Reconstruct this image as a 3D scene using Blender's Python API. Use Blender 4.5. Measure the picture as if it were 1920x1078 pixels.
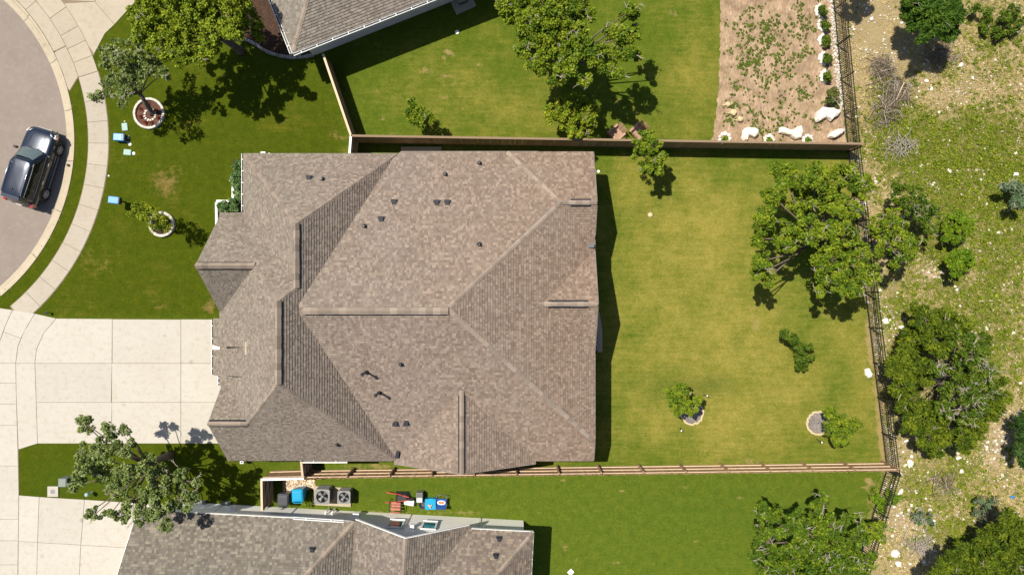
import bpy, math, random
import numpy as np
from mathutils import Vector, Matrix

# ------------------------------------------------------------------ camera, light, exposure
SC = bpy.context.scene
for o in list(bpy.data.objects):
    bpy.data.objects.remove(o)
COL = SC.collection
H = 40.0            # flying height of the camera, metres
S = 32.0            # photo pixels per metre on the ground

cam_d = bpy.data.cameras.new('camera')
cam = bpy.data.objects.new('camera', cam_d)
COL.objects.link(cam)
cam.location = (0, 0, H)
cam.rotation_euler = (0, 0, 0)
cam_d.sensor_width = 36.0
cam_d.lens = 24.0
cam_d.clip_end = 1000
SC.camera = cam

SUN_DIR = Vector((0.385, -0.268, -1.0)).normalized()
world = bpy.data.worlds.new('World')
SC.world = world
world.use_nodes = True
wn = world.node_tree.nodes
wl = world.node_tree.links
sky = wn.new('ShaderNodeTexSky')
sky.sky_type = 'NISHITA'
sky.sun_disc = False
sky.sun_elevation = math.radians(64.9)
sky.sun_rotation = math.radians(-55.2)
bg = wn['Background']
bg.inputs['Strength'].default_value = 0.078
wl.new(sky.outputs['Color'], bg.inputs['Color'])

sun_d = bpy.data.lights.new('sun', 'SUN')
sun_d.energy = 5.0
sun_d.angle = math.radians(0.5)
sun_d.color = (1.0, 0.94, 0.83)
sun = bpy.data.objects.new('sun', sun_d)
COL.objects.link(sun)
sun.rotation_euler = SUN_DIR.to_track_quat('-Z', 'Y').to_euler()
sun.location = (-20, 14, 60)

SC.view_settings.view_transform = 'Standard'
SC.view_settings.look = 'None'
SC.view_settings.gamma = 1.0
SC.view_settings.exposure = 0.62
SC.view_settings.use_curve_mapping = False
SC.render.resolution_x, SC.render.resolution_y = 1024, 574
SC.cycles.max_bounces = 6

RND = random.Random(7)
NP = np.random.default_rng(11)

# ------------------------------------------------------------------ helpers
def P(px, py, z=0.0):
    """world point at height z that the photograph shows at pixel (px, py)"""
    k = 1.0 - z / H
    return Vector(((px - 960) / S * k, (539 - py) / S * k, z))

def T(px, py, z=0.0):
    """world point from a plan position given in ground pixels"""
    return Vector(((px - 960) / S, (539 - py) / S, z))

class G:
    """collects vertices and faces of ONE mesh"""
    def __init__(s):
        s.v = []; s.f = []; s.c = None
    def add(s, vs, fs):
        n = len(s.v)
        s.v += [tuple(v) for v in vs]
        s.f += [tuple(i + n for i in f) for f in fs]
        return s
    def poly(s, pts):
        return s.add(pts, [tuple(range(len(pts)))])
    def box(s, c, d, rz=0.0, m=None):
        hx, hy, hz = d[0] / 2, d[1] / 2, d[2] / 2
        vs = [Vector((x * hx, y * hy, z * hz)) for z in (-1, 1) for y in (-1, 1) for x in (-1, 1)]
        R = m if m is not None else Matrix.Rotation(rz, 3, 'Z')
        vs = [R @ v + Vector(c) for v in vs]
        return s.add(vs, [(0, 2, 3, 1), (4, 5, 7, 6), (0, 1, 5, 4), (2, 6, 7, 3), (0, 4, 6, 2), (1, 3, 7, 5)])
    def bar(s, a, b, w, h=None, up=(0, 0, 1)):
        a, b = Vector(a), Vector(b); h = h or w
        x = (b - a); L = x.length
        if L < 1e-6: return s
        x.normalize(); u = Vector(up)
        if abs(x.dot(u)) > .98: u = Vector((1, 0, 0))
        y = u.cross(x).normalized(); z = x.cross(y)
        return s.box((a + b) / 2, (L, w, h), m=Matrix((x, y, z)).transposed())
    def tube(s, pts, rad, n=6, cap=True):
        pts = [Vector(p) for p in pts]
        rad = rad if isinstance(rad, (list, tuple)) else [rad] * len(pts)
        vs = []; fs = []
        for i, p in enumerate(pts):
            d = (pts[min(i + 1, len(pts) - 1)] - pts[max(i - 1, 0)])
            if d.length < 1e-7: d = Vector((0, 0, 1))
            d.normalize()
            u = Vector((0, 0, 1)) if abs(d.z) < .9 else Vector((1, 0, 0))
            a = u.cross(d).normalized(); b = d.cross(a)
            for k in range(n):
                t = 2 * math.pi * k / n
                vs.append(p + (a * math.cos(t) + b * math.sin(t)) * rad[i])
        for i in range(len(pts) - 1):
            for k in range(n):
                fs.append((i * n + k, i * n + (k + 1) % n, (i + 1) * n + (k + 1) % n, (i + 1) * n + k))
        if cap:
            fs.append(tuple(range(n))[::-1]); fs.append(tuple((len(pts) - 1) * n + k for k in range(n)))
        return s.add(vs, fs)
    def lathe(s, prof, c=(0, 0, 0), n=16, axis='Z', closed=False):
        vs = []; fs = []
        for r, h in prof:
            for k in range(n):
                t = 2 * math.pi * k / n
                x, y = r * math.cos(t), r * math.sin(t)
                p = Vector((x, y, h)) if axis == 'Z' else (Vector((x, h, y)) if axis == 'Y' else Vector((h, x, y)))
                vs.append(p + Vector(c))
        m = len(prof)
        for i in range(m if closed else m - 1):
            j = (i + 1) % m
            for k in range(n):
                fs.append((i * n + k, i * n + (k + 1) % n, j * n + (k + 1) % n, j * n + k))
        if not closed:
            if prof[0][0] > 1e-4: fs.append(tuple(range(n))[::-1])
            if prof[-1][0] > 1e-4: fs.append(tuple((m - 1) * n + k for k in range(n)))
        return s.add(vs, fs)
    def prism(s, pts, z0, z1):
        n = len(pts)
        vs = [(p[0], p[1], z0) for p in pts] + [(p[0], p[1], z1) for p in pts]
        fs = [tuple(range(n))[::-1], tuple(range(n, 2 * n))] + [(i, (i + 1) % n, n + (i + 1) % n, n + i) for i in range(n)]
        return s.add(vs, fs)
    def mesh(s, name, mat, smooth=False):
        me = bpy.data.meshes.new(name)
        me.from_pydata(s.v, [], s.f)
        if mat: me.materials.append(mat)
        me.validate(); me.update()
        if smooth:
            me.polygons.foreach_set('use_smooth', [True] * len(me.polygons))
        return me
    def build(s, name, mat, parent=None, smooth=False, world=False, **kw):
        if world and parent is not None:
            M = Matrix.Translation(parent.location) @ parent.rotation_euler.to_matrix().to_4x4()
            if parent.get('_pm'): pass
            Mi = M.inverted()
            s.v = [tuple(Mi @ Vector(v)) for v in s.v]
        return link(name, s.mesh(name, mat, smooth), parent, **kw)

def link(name, me, parent=None, loc=None, rot=None, kind=None, label=None, scale=None):
    o = bpy.data.objects.new(name, me)
    COL.objects.link(o)
    if parent is not None: o.parent = parent
    if loc is not None: o.location = loc
    if rot is not None: o.rotation_euler = rot
    if scale is not None: o.scale = scale
    if kind: o['kind'] = kind
    if label: o['label'] = label
    return o

def thing(name, label, cat, loc=(0, 0, 0), rz=0.0, group=None):
    o = bpy.data.objects.new(name, None)
    COL.objects.link(o)
    o.location = loc; o.rotation_euler = (0, 0, rz)
    o.empty_display_size = .3
    return tag(o, label, cat, group)

def tag(o, label, cat, group=None):
    o['label'] = label; o['category'] = cat
    if group: o['group'] = group
    return o

def copy_tree(o, parent=None):
    c = o.copy(); COL.objects.link(c)
    if parent is not None: c.parent = parent
    for ch in [k for k in bpy.data.objects if k.parent == o]:
        copy_tree(ch, c)
    return c

# ------------------------------------------------------------------ materials
def new_mat(name):
    m = bpy.data.materials.new(name); m.use_nodes = True
    nt = m.node_tree
    return m, nt, nt.nodes, nt.links, nt.nodes['Principled BSDF']

def _noise(N, L, vec, scale, detail=4, rough=.55):
    n = N.new('ShaderNodeTexNoise'); n.inputs['Scale'].default_value = scale
    n.inputs['Detail'].default_value = detail; n.inputs['Roughness'].default_value = rough
    L.new(vec, n.inputs['Vector']); return n.outputs['Fac']

def _ramp(N, L, fac, lo, hi):
    r = N.new('ShaderNodeMapRange'); r.inputs['From Min'].default_value = lo; r.inputs['From Max'].default_value = hi
    L.new(fac, r.inputs['Value']); return r.outputs['Result']

def _mix(N, L, fac, a, b, mode='MIX'):
    m = N.new('ShaderNodeMix'); m.data_type = 'RGBA'; m.blend_type = mode
    for sock, v in ((m.inputs[0], fac), (m.inputs[6], a), (m.inputs[7], b)):
        if isinstance(v, (int, float)): sock.default_value = v
        elif isinstance(v, (tuple, list)): sock.default_value = (*v[:3], 1)
        else: L.new(v, sock)
    return m.outputs[2]

def _math(N, L, op, a, b):
    m = N.new('ShaderNodeMath'); m.operation = op
    for i, v in enumerate((a, b)):
        if isinstance(v, (int, float)): m.inputs[i].default_value = v
        else: L.new(v, m.inputs[i])
    return m.outputs[0]

def _bump(N, L, b, height, strength, dist=.02):
    u = N.new('ShaderNodeBump'); u.inputs['Strength'].default_value = strength; u.inputs['Distance'].default_value = dist
    L.new(height, u.inputs['Height']); L.new(u.outputs['Normal'], b.inputs['Normal'])

def _pos(N):
    return N.new('ShaderNodeNewGeometry').outputs['Position']

def _attr(N, name):
    a = N.new('ShaderNodeAttribute'); a.attribute_name = name; return a

def mat(name, c1, c2=None, scale=6, rough=.75, bump=0, bscale=60, metal=0, coat=0, rand=0, col=False, spec=.4, world=True):
    m, nt, N, L, B = new_mat(name)
    v = _pos(N) if world else N.new('ShaderNodeTexCoord').outputs['Object']
    c2 = c2 or tuple(x * .82 for x in c1)
    f = _ramp(N, L, _noise(N, L, v, scale), .3, .7)
    c = _mix(N, L, f, c1, c2)
    if col:
        c = _mix(N, L, 1.0, c, _attr(N, 'Col').outputs['Color'], 'MULTIPLY')
    if rand:
        oi = N.new('ShaderNodeObjectInfo')
        k = _ramp(N, L, oi.outputs['Random'], 0, 1)
        r = N.new('ShaderNodeMapRange'); r.inputs['To Min'].default_value = 1 - rand; r.inputs['To Max'].default_value = 1 + rand
        L.new(k, r.inputs['Value'])
        h = N.new('ShaderNodeHueSaturation'); L.new(r.outputs['Result'], h.inputs['Value']); L.new(c, h.inputs['Color'])
        c = h.outputs['Color']
    L.new(c, B.inputs['Base Color'])
    B.inputs['Roughness'].default_value = rough; B.inputs['Metallic'].default_value = metal
    B.inputs['Coat Weight'].default_value = coat; B.inputs['Coat Roughness'].default_value = .04
    B.inputs['Specular IOR Level'].default_value = spec
    if bump:
        _bump(N, L, B, _noise(N, L, v, bscale, 3), bump)
    return m

def leaf_mat(name, rough=.6, trans=.16):
    m, nt, N, L, B = new_mat(name)
    c = _attr(N, 'Col').outputs['Color']
    L.new(c, B.inputs['Base Color']); B.inputs['Roughness'].default_value = rough
    B.inputs['Specular IOR Level'].default_value = .15
    t = N.new('ShaderNodeBsdfTranslucent')
    tc = _mix(N, L, 1.0, c, (1.25, 1.3, .55), 'MULTIPLY'); L.new(tc, t.inputs['Color'])
    mx = N.new('ShaderNodeMixShader'); mx.inputs[0].default_value = trans
    L.new(B.outputs[0], mx.inputs[1]); L.new(t.outputs[0], mx.inputs[2])
    L.new(mx.outputs[0], N['Material Output'].inputs['Surface'])
    return m

def lawn_mat():
    m, nt, N, L, B = new_mat('lawn_grass')
    p = _pos(N)
    a = _attr(N, 'Tint'); sep = N.new('ShaderNodeSeparateColor'); L.new(a.outputs['Color'], sep.inputs[0])
    yel, dry, lush = sep.outputs[0], sep.outputs[1], sep.outputs[2]
    n1 = _noise(N, L, p, .45, 6, .62); n2 = _noise(N, L, p, 2.2, 8, .72); n3 = _noise(N, L, p, 6.5, 6, .8)
    sc = N.new('ShaderNodeMapping'); sc.inputs['Scale'].default_value = (.6, 5.0, 1); L.new(p, sc.inputs['Vector'])
    n4 = _noise(N, L, sc.outputs[0], 1.1, 4, .6)
    green = _mix(N, L, _ramp(N, L, n2, .35, .65), (.082, .128, .013), (.132, .168, .018))
    gold = _mix(N, L, _ramp(N, L, n2, .3, .7), (.215, .205, .027), (.345, .285, .066))
    k = _math(N, L, 'ADD', yel, _math(N, L, 'MULTIPLY', _math(N, L, 'SUBTRACT', n1, .5), 1.9))
    k = _math(N, L, 'ADD', k, _math(N, L, 'MULTIPLY', _math(N, L, 'SUBTRACT', n4, .5), 1.0))
    c = _mix(N, L, _ramp(N, L, k, 0, 1), green, gold)
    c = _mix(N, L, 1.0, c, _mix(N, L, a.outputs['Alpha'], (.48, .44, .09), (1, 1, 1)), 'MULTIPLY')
    d = _math(N, L, 'ADD', dry, _math(N, L, 'MULTIPLY', _math(N, L, 'SUBTRACT', n2, .52), 1.5))
    d = _math(N, L, 'ADD', d, _math(N, L, 'MULTIPLY', _math(N, L, 'SUBTRACT', n3, .5), 1.1))
    strawc = _mix(N, L, 1.0, _mix(N, L, n3, (.50, .36, .17), (.24, .175, .06)), _mix(N, L, a.outputs['Alpha'], (.62, .52, .34), (1, 1, 1)), 'MULTIPLY')
    c = _mix(N, L, _math(N, L, 'MULTIPLY', _ramp(N, L, d, .42, .85), .85), c, strawc)
    fl = _math(N, L, 'MULTIPLY', _ramp(N, L, n3, .52, .72), _ramp(N, L, k, -.1, 1.2))
    c = _mix(N, L, _math(N, L, 'MULTIPLY', fl, .55), c, (.40, .33, .13))
    c = _mix(N, L, _ramp(N, L, lush, 0, 1), c, (.05, .10, .012))
    fine = _mix(N, L, _ramp(N, L, _noise(N, L, p, 8, 8, .9), .32, .68), (.62, .64, .56), (1.38, 1.36, 1.45))
    c = _mix(N, L, .95, c, fine, 'MULTIPLY')
    L.new(c, B.inputs['Base Color']);     L.new(c, B.inputs['Base Color'])
    B.inputs['Roughness'].default_value = .9; B.inputs['Specular IOR Level'].default_value = .0
    _bump(N, L, B, _noise(N, L, p, 14, 7, .85), .9, .06)
    return m

def wild_mat():
    m, nt, N, L, B = new_mat('wild_soil')
    p = _pos(N)
    a = _attr(N, 'Tint'); sep = N.new('ShaderNodeSeparateColor'); L.new(a.outputs['Color'], sep.inputs[0])
    grn, dirt = sep.outputs[0], sep.outputs[1]
    n1 = _noise(N, L, p, .8, 8, .68); n2 = _noise(N, L, p, 3.6, 7, .8); n3 = _ramp(N, L, _noise(N, L, p, 7, 8, .88), .3, .7)
    straw = _mix(N, L, n3, (.30, .225, .095), (.64, .50, .28))
    green = _mix(N, L, n2, (.14, .165, .026), (.34, .315, .085))
    g = _math(N, L, 'ADD', grn, _math(N, L, 'MULTIPLY', _math(N, L, 'SUBTRACT', n1, .5), 3.2))
    g = _math(N, L, 'ADD', g, _math(N, L, 'MULTIPLY', _math(N, L, 'SUBTRACT', n2, .5), 1.6))
    c = _mix(N, L, _ramp(N, L, g, .2, .85), straw, green)
    d = _math(N, L, 'ADD', dirt, _math(N, L, 'MULTIPLY', _math(N, L, 'SUBTRACT', n2, .5), 2.0))
    soil = _mix(N, L, n3, (.72, .56, .38), (.48, .33, .19))
    c = _mix(N, L, _ramp(N, L, d, .45, .8), c, soil)
    vo = N.new('ShaderNodeTexVoronoi'); vo.inputs['Scale'].default_value = 7; L.new(p, vo.inputs['Vector'])
    st = _math(N, L, 'ADD', _math(N, L, 'MULTIPLY', vo.outputs['Distance'], -1), _math(N, L, 'MULTIPLY', n1, .55))
    c = _mix(N, L, _math(N, L, 'MULTIPLY', _ramp(N, L, st, .17, .24), .8), c, (.80, .74, .64))
    L.new(c, B.inputs['Base Color']); B.inputs['Roughness'].default_value = .95; B.inputs['Specular IOR Level'].default_value = .1
    _bump(N, L, B, n3, .9, .06)
    return m

def mulch_mat(name, a, b, c3, scale=9):
    m, nt, N, L, B = new_mat(name)
    p = _pos(N)
    vo = N.new('ShaderNodeTexVoronoi'); vo.inputs['Scale'].default_value = scale
    mp = N.new('ShaderNodeMapping'); mp.inputs['Scale'].default_value = (1, .55, 1); mp.inputs['Rotation'].default_value = (0, 0, .6)
    L.new(p, mp.inputs['Vector']); L.new(mp.outputs[0], vo.inputs['Vector'])
    s = N.new('ShaderNodeSeparateColor'); L.new(vo.outputs['Color'], s.inputs[0])
    c = _mix(N, L, s.outputs[0], a, b)
    c = _mix(N, L, _math(N, L, 'MULTIPLY', _ramp(N, L, _noise(N, L, p, 1.3, 6, .65), .42, .68), .75), c, c3)
    L.new(c, B.inputs['Base Color']); B.inputs['Roughness'].default_value = .95; B.inputs['Specular IOR Level'].default_value = .1
    _bump(N, L, B, vo.outputs['Distance'], 1.0, .04)
    return m

def concrete_mat(name, a, b, stain):
    m, nt, N, L, B = new_mat(name)
    p = _pos(N)
    n1 = _noise(N, L, p, .55, 6, .6); n2 = _noise(N, L, p, 3.5, 6, .7); n3 = _noise(N, L, p, 40, 3, .7)
    c = _mix(N, L, _ramp(N, L, n1, .3, .7), a, b)
    c = _mix(N, L, _math(N, L, 'MULTIPLY', _ramp(N, L, n2, .50, .74), .75), c, stain)
    sp = N.new('ShaderNodeTexVoronoi'); sp.inputs['Scale'].default_value = .55; L.new(p, sp.inputs['Vector'])
    spot = _math(N, L, 'MULTIPLY', _ramp(N, L, _math(N, L, 'ADD', sp.outputs['Distance'], _math(N, L, 'MULTIPLY', n2, .22)), .20, .13), .5)
    c = _mix(N, L, spot, c, tuple(x * .55 for x in stain))
    mp = N.new('ShaderNodeMapping'); mp.inputs['Scale'].default_value = (.5, 5, 1); L.new(p, mp.inputs['Vector'])
    c = _mix(N, L, .6, c, _mix(N, L, _noise(N, L, mp.outputs[0], 1.2, 5, .7), (.90, .90, .90), (1.10, 1.10, 1.10)), 'MULTIPLY')
    c = _mix(N, L, .6, c, _mix(N, L, _noise(N, L, p, 12, 5, .85), (.84, .84, .84), (1.15, 1.15, 1.15)), 'MULTIPLY')
    oi = N.new('ShaderNodeObjectInfo'); r = N.new('ShaderNodeMapRange'); r.inputs['To Min'].default_value = .95; r.inputs['To Max'].default_value = 1.03
    L.new(oi.outputs['Random'], r.inputs['Value'])
    h = N.new('ShaderNodeHueSaturation'); L.new(r.outputs['Result'], h.inputs['Value']); L.new(c, h.inputs['Color'])
    L.new(h.outputs['Color'], B.inputs['Base Color'])
    B.inputs['Roughness'].default_value = .85; B.inputs['Specular IOR Level'].default_value = .25
    _bump(N, L, B, n3, .25, .01)
    return m

def wood_mat(name, a, b, rand=.18):
    m, nt, N, L, B = new_mat(name)
    tc = N.new('ShaderNodeTexCoord').outputs['Object']
    mp = N.new('ShaderNodeMapping'); mp.inputs['Scale'].default_value = (14, 14, 1.2); L.new(tc, mp.inputs['Vector'])
    f = _noise(N, L, mp.outputs[0], 2.2, 5, .65)
    c = _mix(N, L, _ramp(N, L, f, .3, .7), a, b)
    oi = N.new('ShaderNodeObjectInfo'); r = N.new('ShaderNodeMapRange'); r.inputs['To Min'].default_value = 1 - rand; r.inputs['To Max'].default_value = 1 + rand
    L.new(oi.outputs['Random'], r.inputs['Value'])
    h = N.new('ShaderNodeHueSaturation'); L.new(r.outputs['Result'], h.inputs['Value']); L.new(c, h.inputs['Color'])
    L.new(h.outputs['Color'], B.inputs['Base Color']); B.inputs['Roughness'].default_value = .85; B.inputs['Specular IOR Level'].default_value = .2
    _bump(N, L, B, f, .3, .01)
    return m

def shingle_mat():
    m, nt, N, L, B = new_mat('asphalt_shingle')
    c = _attr(N, 'Col').outputs['Color']; p = _pos(N)
    c = _mix(N, L, .8, c, _mix(N, L, _noise(N, L, p, 45, 3, .8), (.72, .72, .72), (1.28, 1.28, 1.28)), 'MULTIPLY')
    c = _mix(N, L, _math(N, L, 'MULTIPLY', _ramp(N, L, _noise(N, L, p, .35, 5, .6), .35, .7), .22), c, (.27, .235, .20))
    sx = N.new('ShaderNodeSeparateXYZ'); L.new(p, sx.inputs[0])
    hs = N.new('ShaderNodeHueSaturation'); L.new(c, hs.inputs['Color'])
    mr = N.new('ShaderNodeMapRange'); mr.inputs['From Min'].default_value = -13; mr.inputs['From Max'].default_value = 2; mr.inputs['To Min'].default_value = .72; mr.inputs['To Max'].default_value = 1.05
    L.new(sx.outputs[0], mr.inputs['Value']); L.new(mr.outputs[0], hs.inputs['Saturation']); c = hs.outputs['Color']
    wx = _ramp(N, L, sx.outputs[0], -6, -13); c = _mix(N, L, wx, c, _mix(N, L, 1.0, c, (.935, .955, .905), 'MULTIPLY'))
    L.new(c, B.inputs['Base Color']); B.inputs['Roughness'].default_value = .92; B.inputs['Specular IOR Level'].default_value = .2
    return m

def glass_mat(name, c, rough=.05):
    m, nt, N, L, B = new_mat(name)
    f = _noise(N, L, _pos(N), 3, 2)
    L.new(_mix(N, L, f, c, tuple(x * .6 for x in c)), B.inputs['Base Color'])
    B.inputs['Roughness'].default_value = rough; B.inputs['Specular IOR Level'].default_value = .35
    B.inputs['Coat Weight'].default_value = .15
    return m

M = {}
M['lawn'] = lawn_mat(); M['wild'] = wild_mat()
M['mulch'] = mulch_mat('pale_wood_mulch', (.34, .235, .145), (.50, .355, .235), (.20, .135, .08))
M['bark'] = mulch_mat('dark_bark_mulch', (.045, .028, .02), (.11, .062, .042), (.07, .045, .03), 20)
M['redmulch'] = mulch_mat('red_brown_mulch', (.13, .062, .045), (.20, .10, .07), (.09, .05, .04), 20)
M['greymulch'] = mulch_mat('grey_mulch', (.22, .19, .175), (.34, .30, .27), (.17, .15, .14), 20)
M['asphalt'] = concrete_mat('asphalt', (.285, .235, .195), (.25, .205, .172), (.33, .275, .23))
M['concrete'] = concrete_mat('concrete', (.475, .41, .315), (.435, .37, .28), (.37, .295, .20))
M['white_concrete'] = concrete_mat('pale_concrete', (.535, .50, .435), (.51, .47, .40), (.44, .37, .27))
M['curb'] = concrete_mat('curb_concrete', (.53, .45, .33), (.47, .395, .285), (.39, .31, .215))
M['walk'] = concrete_mat('sidewalk_concrete', (.475, .42, .34), (.44, .38, .30), (.37, .31, .235))
M['joint'] = mat('joint_dirt', (.20, .15, .10), (.30, .23, .15), 3, .95)
M['shingle'] = shingle_mat()
M['cap'] = mat('ridge_cap_shingle', (.335, .268, .212), (.265, .21, .165), 25, .92, rand=.22, spec=.2)
M['dark_metal'] = mat('black_metal', (.018, .018, .02), (.028, .028, .03), 8, .45)
M['vent'] = mat('black_vent', (.014, .015, .019), (.022, .024, .03), 8, .6, spec=.2)
M['grey_metal'] = mat('grey_metal', (.23, .23, .225), (.30, .30, .29), 8, .45, metal=.3)
M['dark_grey'] = mat('dark_grey', (.11, .112, .115), (.14, .14, .14), 6, .6)
M['white'] = mat('white_paint', (.78, .77, .74), (.70, .69, .66), 5, .6)
M['cream'] = mat('cream_wall', (.93, .90, .85), (.91, .87, .82), 3, .8, bump=.15, bscale=30)
M['grey_wall'] = mat('grey_stucco', (.66, .64, .62), (.60, .585, .57), 3, .85, bump=.2, bscale=40)
M['stone_wall'] = mat('pale_stone', (.58, .53, .45), (.46, .41, .34), 3.5, .85, bump=.4, bscale=14)
M['fascia'] = mat('taupe_fascia', (.30, .26, .225), (.26, .225, .195), 5, .7)
M['fence_wood'] = wood_mat('cedar_plank', (.44, .285, .165), (.33, .21, .12))
M['pale_wood'] = wood_mat('pale_pine', (.72, .55, .38), (.60, .43, .28))  # pale tan timber for rails, braces and cap boards
M['brown_wood'] = wood_mat('brown_plank', (.34, .24, .15), (.26, .18, .11))  # plain brown timber for a fence cap and the front door
M['teak'] = wood_mat('pink_teak', (.52, .325, .22), (.42, .26, .175))
M['pick'] = mat('black_picket_paint', (.012, .013, .013), (.02, .02, .02), 8, .4)
M['bark_trunk'] = mat('oak_bark', (.085, .062, .045), (.15, .12, .09), 7, .95, bump=.6, bscale=22)
M['dead'] = mat('bleached_twig', (.46, .40, .33), (.30, .26, .21), 10, .9)
M['dead2'] = mat('brown_twig', (.25, .185, .12), (.13, .095, .06), 10, .9)
M['leaf'] = leaf_mat('oak_leaf'); M['needle'] = leaf_mat('juniper_spray', .7, .08)
M['grass'] = leaf_mat('wild_grass', .8, .2)
M['rock'] = mat('white_limestone', (.74, .70, .63), (.55, .49, .40), 3, .9, bump=.5, bscale=9, world=True)
M['rockcol'] = mat('pale_field_stone', (.95, .95, .95), (.8, .8, .8), 5, .9, bump=.4, bscale=15, col=True)
M['yellow_rock'] = mat('yellow_stone', (.66, .55, .31), (.55, .45, .26), 4, .9, bump=.4, bscale=12)
M['brick'] = mat('pale_edging_stone', (.70, .645, .55), (.58, .52, .44), 8, .9, bump=.3, bscale=25, rand=.14)
M['greystone'] = mat('grey_edging_stone', (.45, .42, .39), (.34, .31, .29), 8, .9, bump=.3, bscale=25, rand=.25)
M['cyan'] = mat('cyan_plastic', (.012, .36, .62), (.01, .33, .58), 4, .35)
M['sky_blue'] = mat('bright_blue_plastic', (.035, .27, .68), (.03, .24, .62), 4, .4)
M['pale_teal'] = mat('pale_green_lid', (.33, .47, .42), (.28, .42, .38), 6, .6)
M['dark_green'] = mat('dark_green_steel', (.02, .035, .025), (.03, .045, .035), 6, .5)
M['sage'] = mat('grey_green_steel', (.20, .235, .20), (.24, .27, .24), 6, .5)
M['bin_dark'] = mat('charcoal_plastic', (.045, .047, .055), (.06, .06, .07), 5, .4)
M['red'] = mat('red_paint', (.55, .09, .045), (.48, .075, .04), 5, .5)
M['pinkred'] = mat('faded_red_wood', (.55, .18, .15), (.48, .15, .12), 7, .6)
M['blue_cloth'] = mat('blue_cloth', (.02, .09, .33), (.018, .075, .28), 6, .8)
M['orange'] = mat('orange_print', (.75, .25, .02), (.7, .22, .02), 5, .7)
M['red_print'] = mat('dark_red_print', (.38, .03, .02), (.34, .03, .02), 5, .7)
M['glass'] = glass_mat('green_window_glass', (.012, .11, .075))
M['dark_glass'] = glass_mat('dark_glass', (.012, .015, .016), .03)
M['screen_glass'] = glass_mat('windscreen_glass', (.10, .13, .135), .06)
M['rubber'] = mat('tyre_rubber', (.018, .018, .018), (.026, .026, .026), 10, .85)
M['alloy'] = mat('alloy', (.60, .60, .59), (.52, .52, .52), 8, .35, metal=.25)
M['chrome'] = mat('chrome', (.75, .75, .76), (.7, .7, .7), 8, .12, metal=1)
M['tail'] = mat('tail_light', (.30, .012, .01), (.25, .01, .01), 8, .15, coat=1)
M['lamp'] = mat('headlight_lens', (.62, .63, .63), (.5, .5, .52), 12, .1, coat=1)
M['amber'] = mat('amber_lens', (.6, .25, .08), (.5, .2, .06), 12, .2, coat=1)

def paint():
    m, nt, N, L, B = new_mat('navy_metallic_paint')
    f = _noise(N, L, N.new('ShaderNodeTexCoord').outputs['Object'], 300, 2)
    L.new(_mix(N, L, f, (.003, .007, .018), (.008, .015, .032)), B.inputs['Base Color'])
    B.inputs['Metallic'].default_value = .35; B.inputs['Roughness'].default_value = .24
    B.inputs['Coat Weight'].default_value = 1; B.inputs['Coat Roughness'].default_value = .03
    return m
M['paint'] = paint()

# everyday ground, roof and timber albedos: one factor, so that white walls and stones stay the brightest things
for k in ('lawn', 'wild', 'mulch', 'bark', 'redmulch', 'greymulch', 'asphalt', 'concrete', 'white_concrete', 'curb', 'walk', 'joint', 'shingle', 'cap', 'fascia', 'stone_wall',
          'fence_wood', 'pale_wood', 'brown_wood', 'teak', 'brick', 'greystone', 'yellow_rock', 'cyan', 'sky_blue', 'pale_teal', 'grey_metal', 'dark_grey', 'sage', 'red', 'pinkred', 'dead', 'dead2'):
    nt = M[k].node_tree; B = nt.nodes['Principled BSDF']; s = B.inputs['Base Color']
    src = s.links[0].from_socket
    nt.links.new(_mix(nt.nodes, nt.links, 1.0, src, (.72, .72, .72), 'MULTIPLY'), s)

# ------------------------------------------------------------------ ground sheets
def fence_x(py):
    """x (ground pixels) of the rear boundary at ground pixel row py"""
    pts = [(-700, 1478), (0, 1561), (283, 1589), (878, 1661), (1075, 1601), (1700, 1410)]
    for (a, xa), (b, xb) in zip(pts, pts[1:]):
        if py <= b: return xa + (xb - xa) * (py - a) / (b - a)
    return pts[-1][1]

CX, CY, RA = -234.0, 265.0, 358.0      # centre and asphalt radius of the turning circle (ground pixels)

def np_mesh(name, V, F, mat, smooth=False, attrs=None):
    V = np.asarray(V, np.float32); F = np.asarray(F, np.int32); n = F.shape[1]
    me = bpy.data.meshes.new(name)
    me.vertices.add(len(V)); me.vertices.foreach_set('co', V.ravel())
    me.loops.add(F.size); me.loops.foreach_set('vertex_index', F.ravel())
    me.polygons.add(len(F)); me.polygons.foreach_set('loop_start', np.arange(0, F.size, n, dtype=np.int32))
    me.polygons.foreach_set('loop_total', np.full(len(F), n, np.int32))
    me.update(calc_edges=True)
    for k, a in (attrs or {}).items():
        c = me.color_attributes.new(k, 'FLOAT_COLOR', 'POINT')
        a = np.asarray(a, np.float32)
        if a.shape[1] == 3: a = np.concatenate([a, np.ones((len(a), 1), np.float32)], 1)
        c.data.foreach_set('color', a.ravel())
    if smooth: me.polygons.foreach_set('use_smooth', [True] * len(F))
    me.materials.append(mat)
    return me

def gauss(px, py, spots):
    out = np.zeros_like(px)
    for s in spots:
        x, y, rx, ry, a = s
        out += a * np.exp(-((px - x) / rx) ** 2 - ((py - y) / ry) ** 2)
    return out

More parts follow.
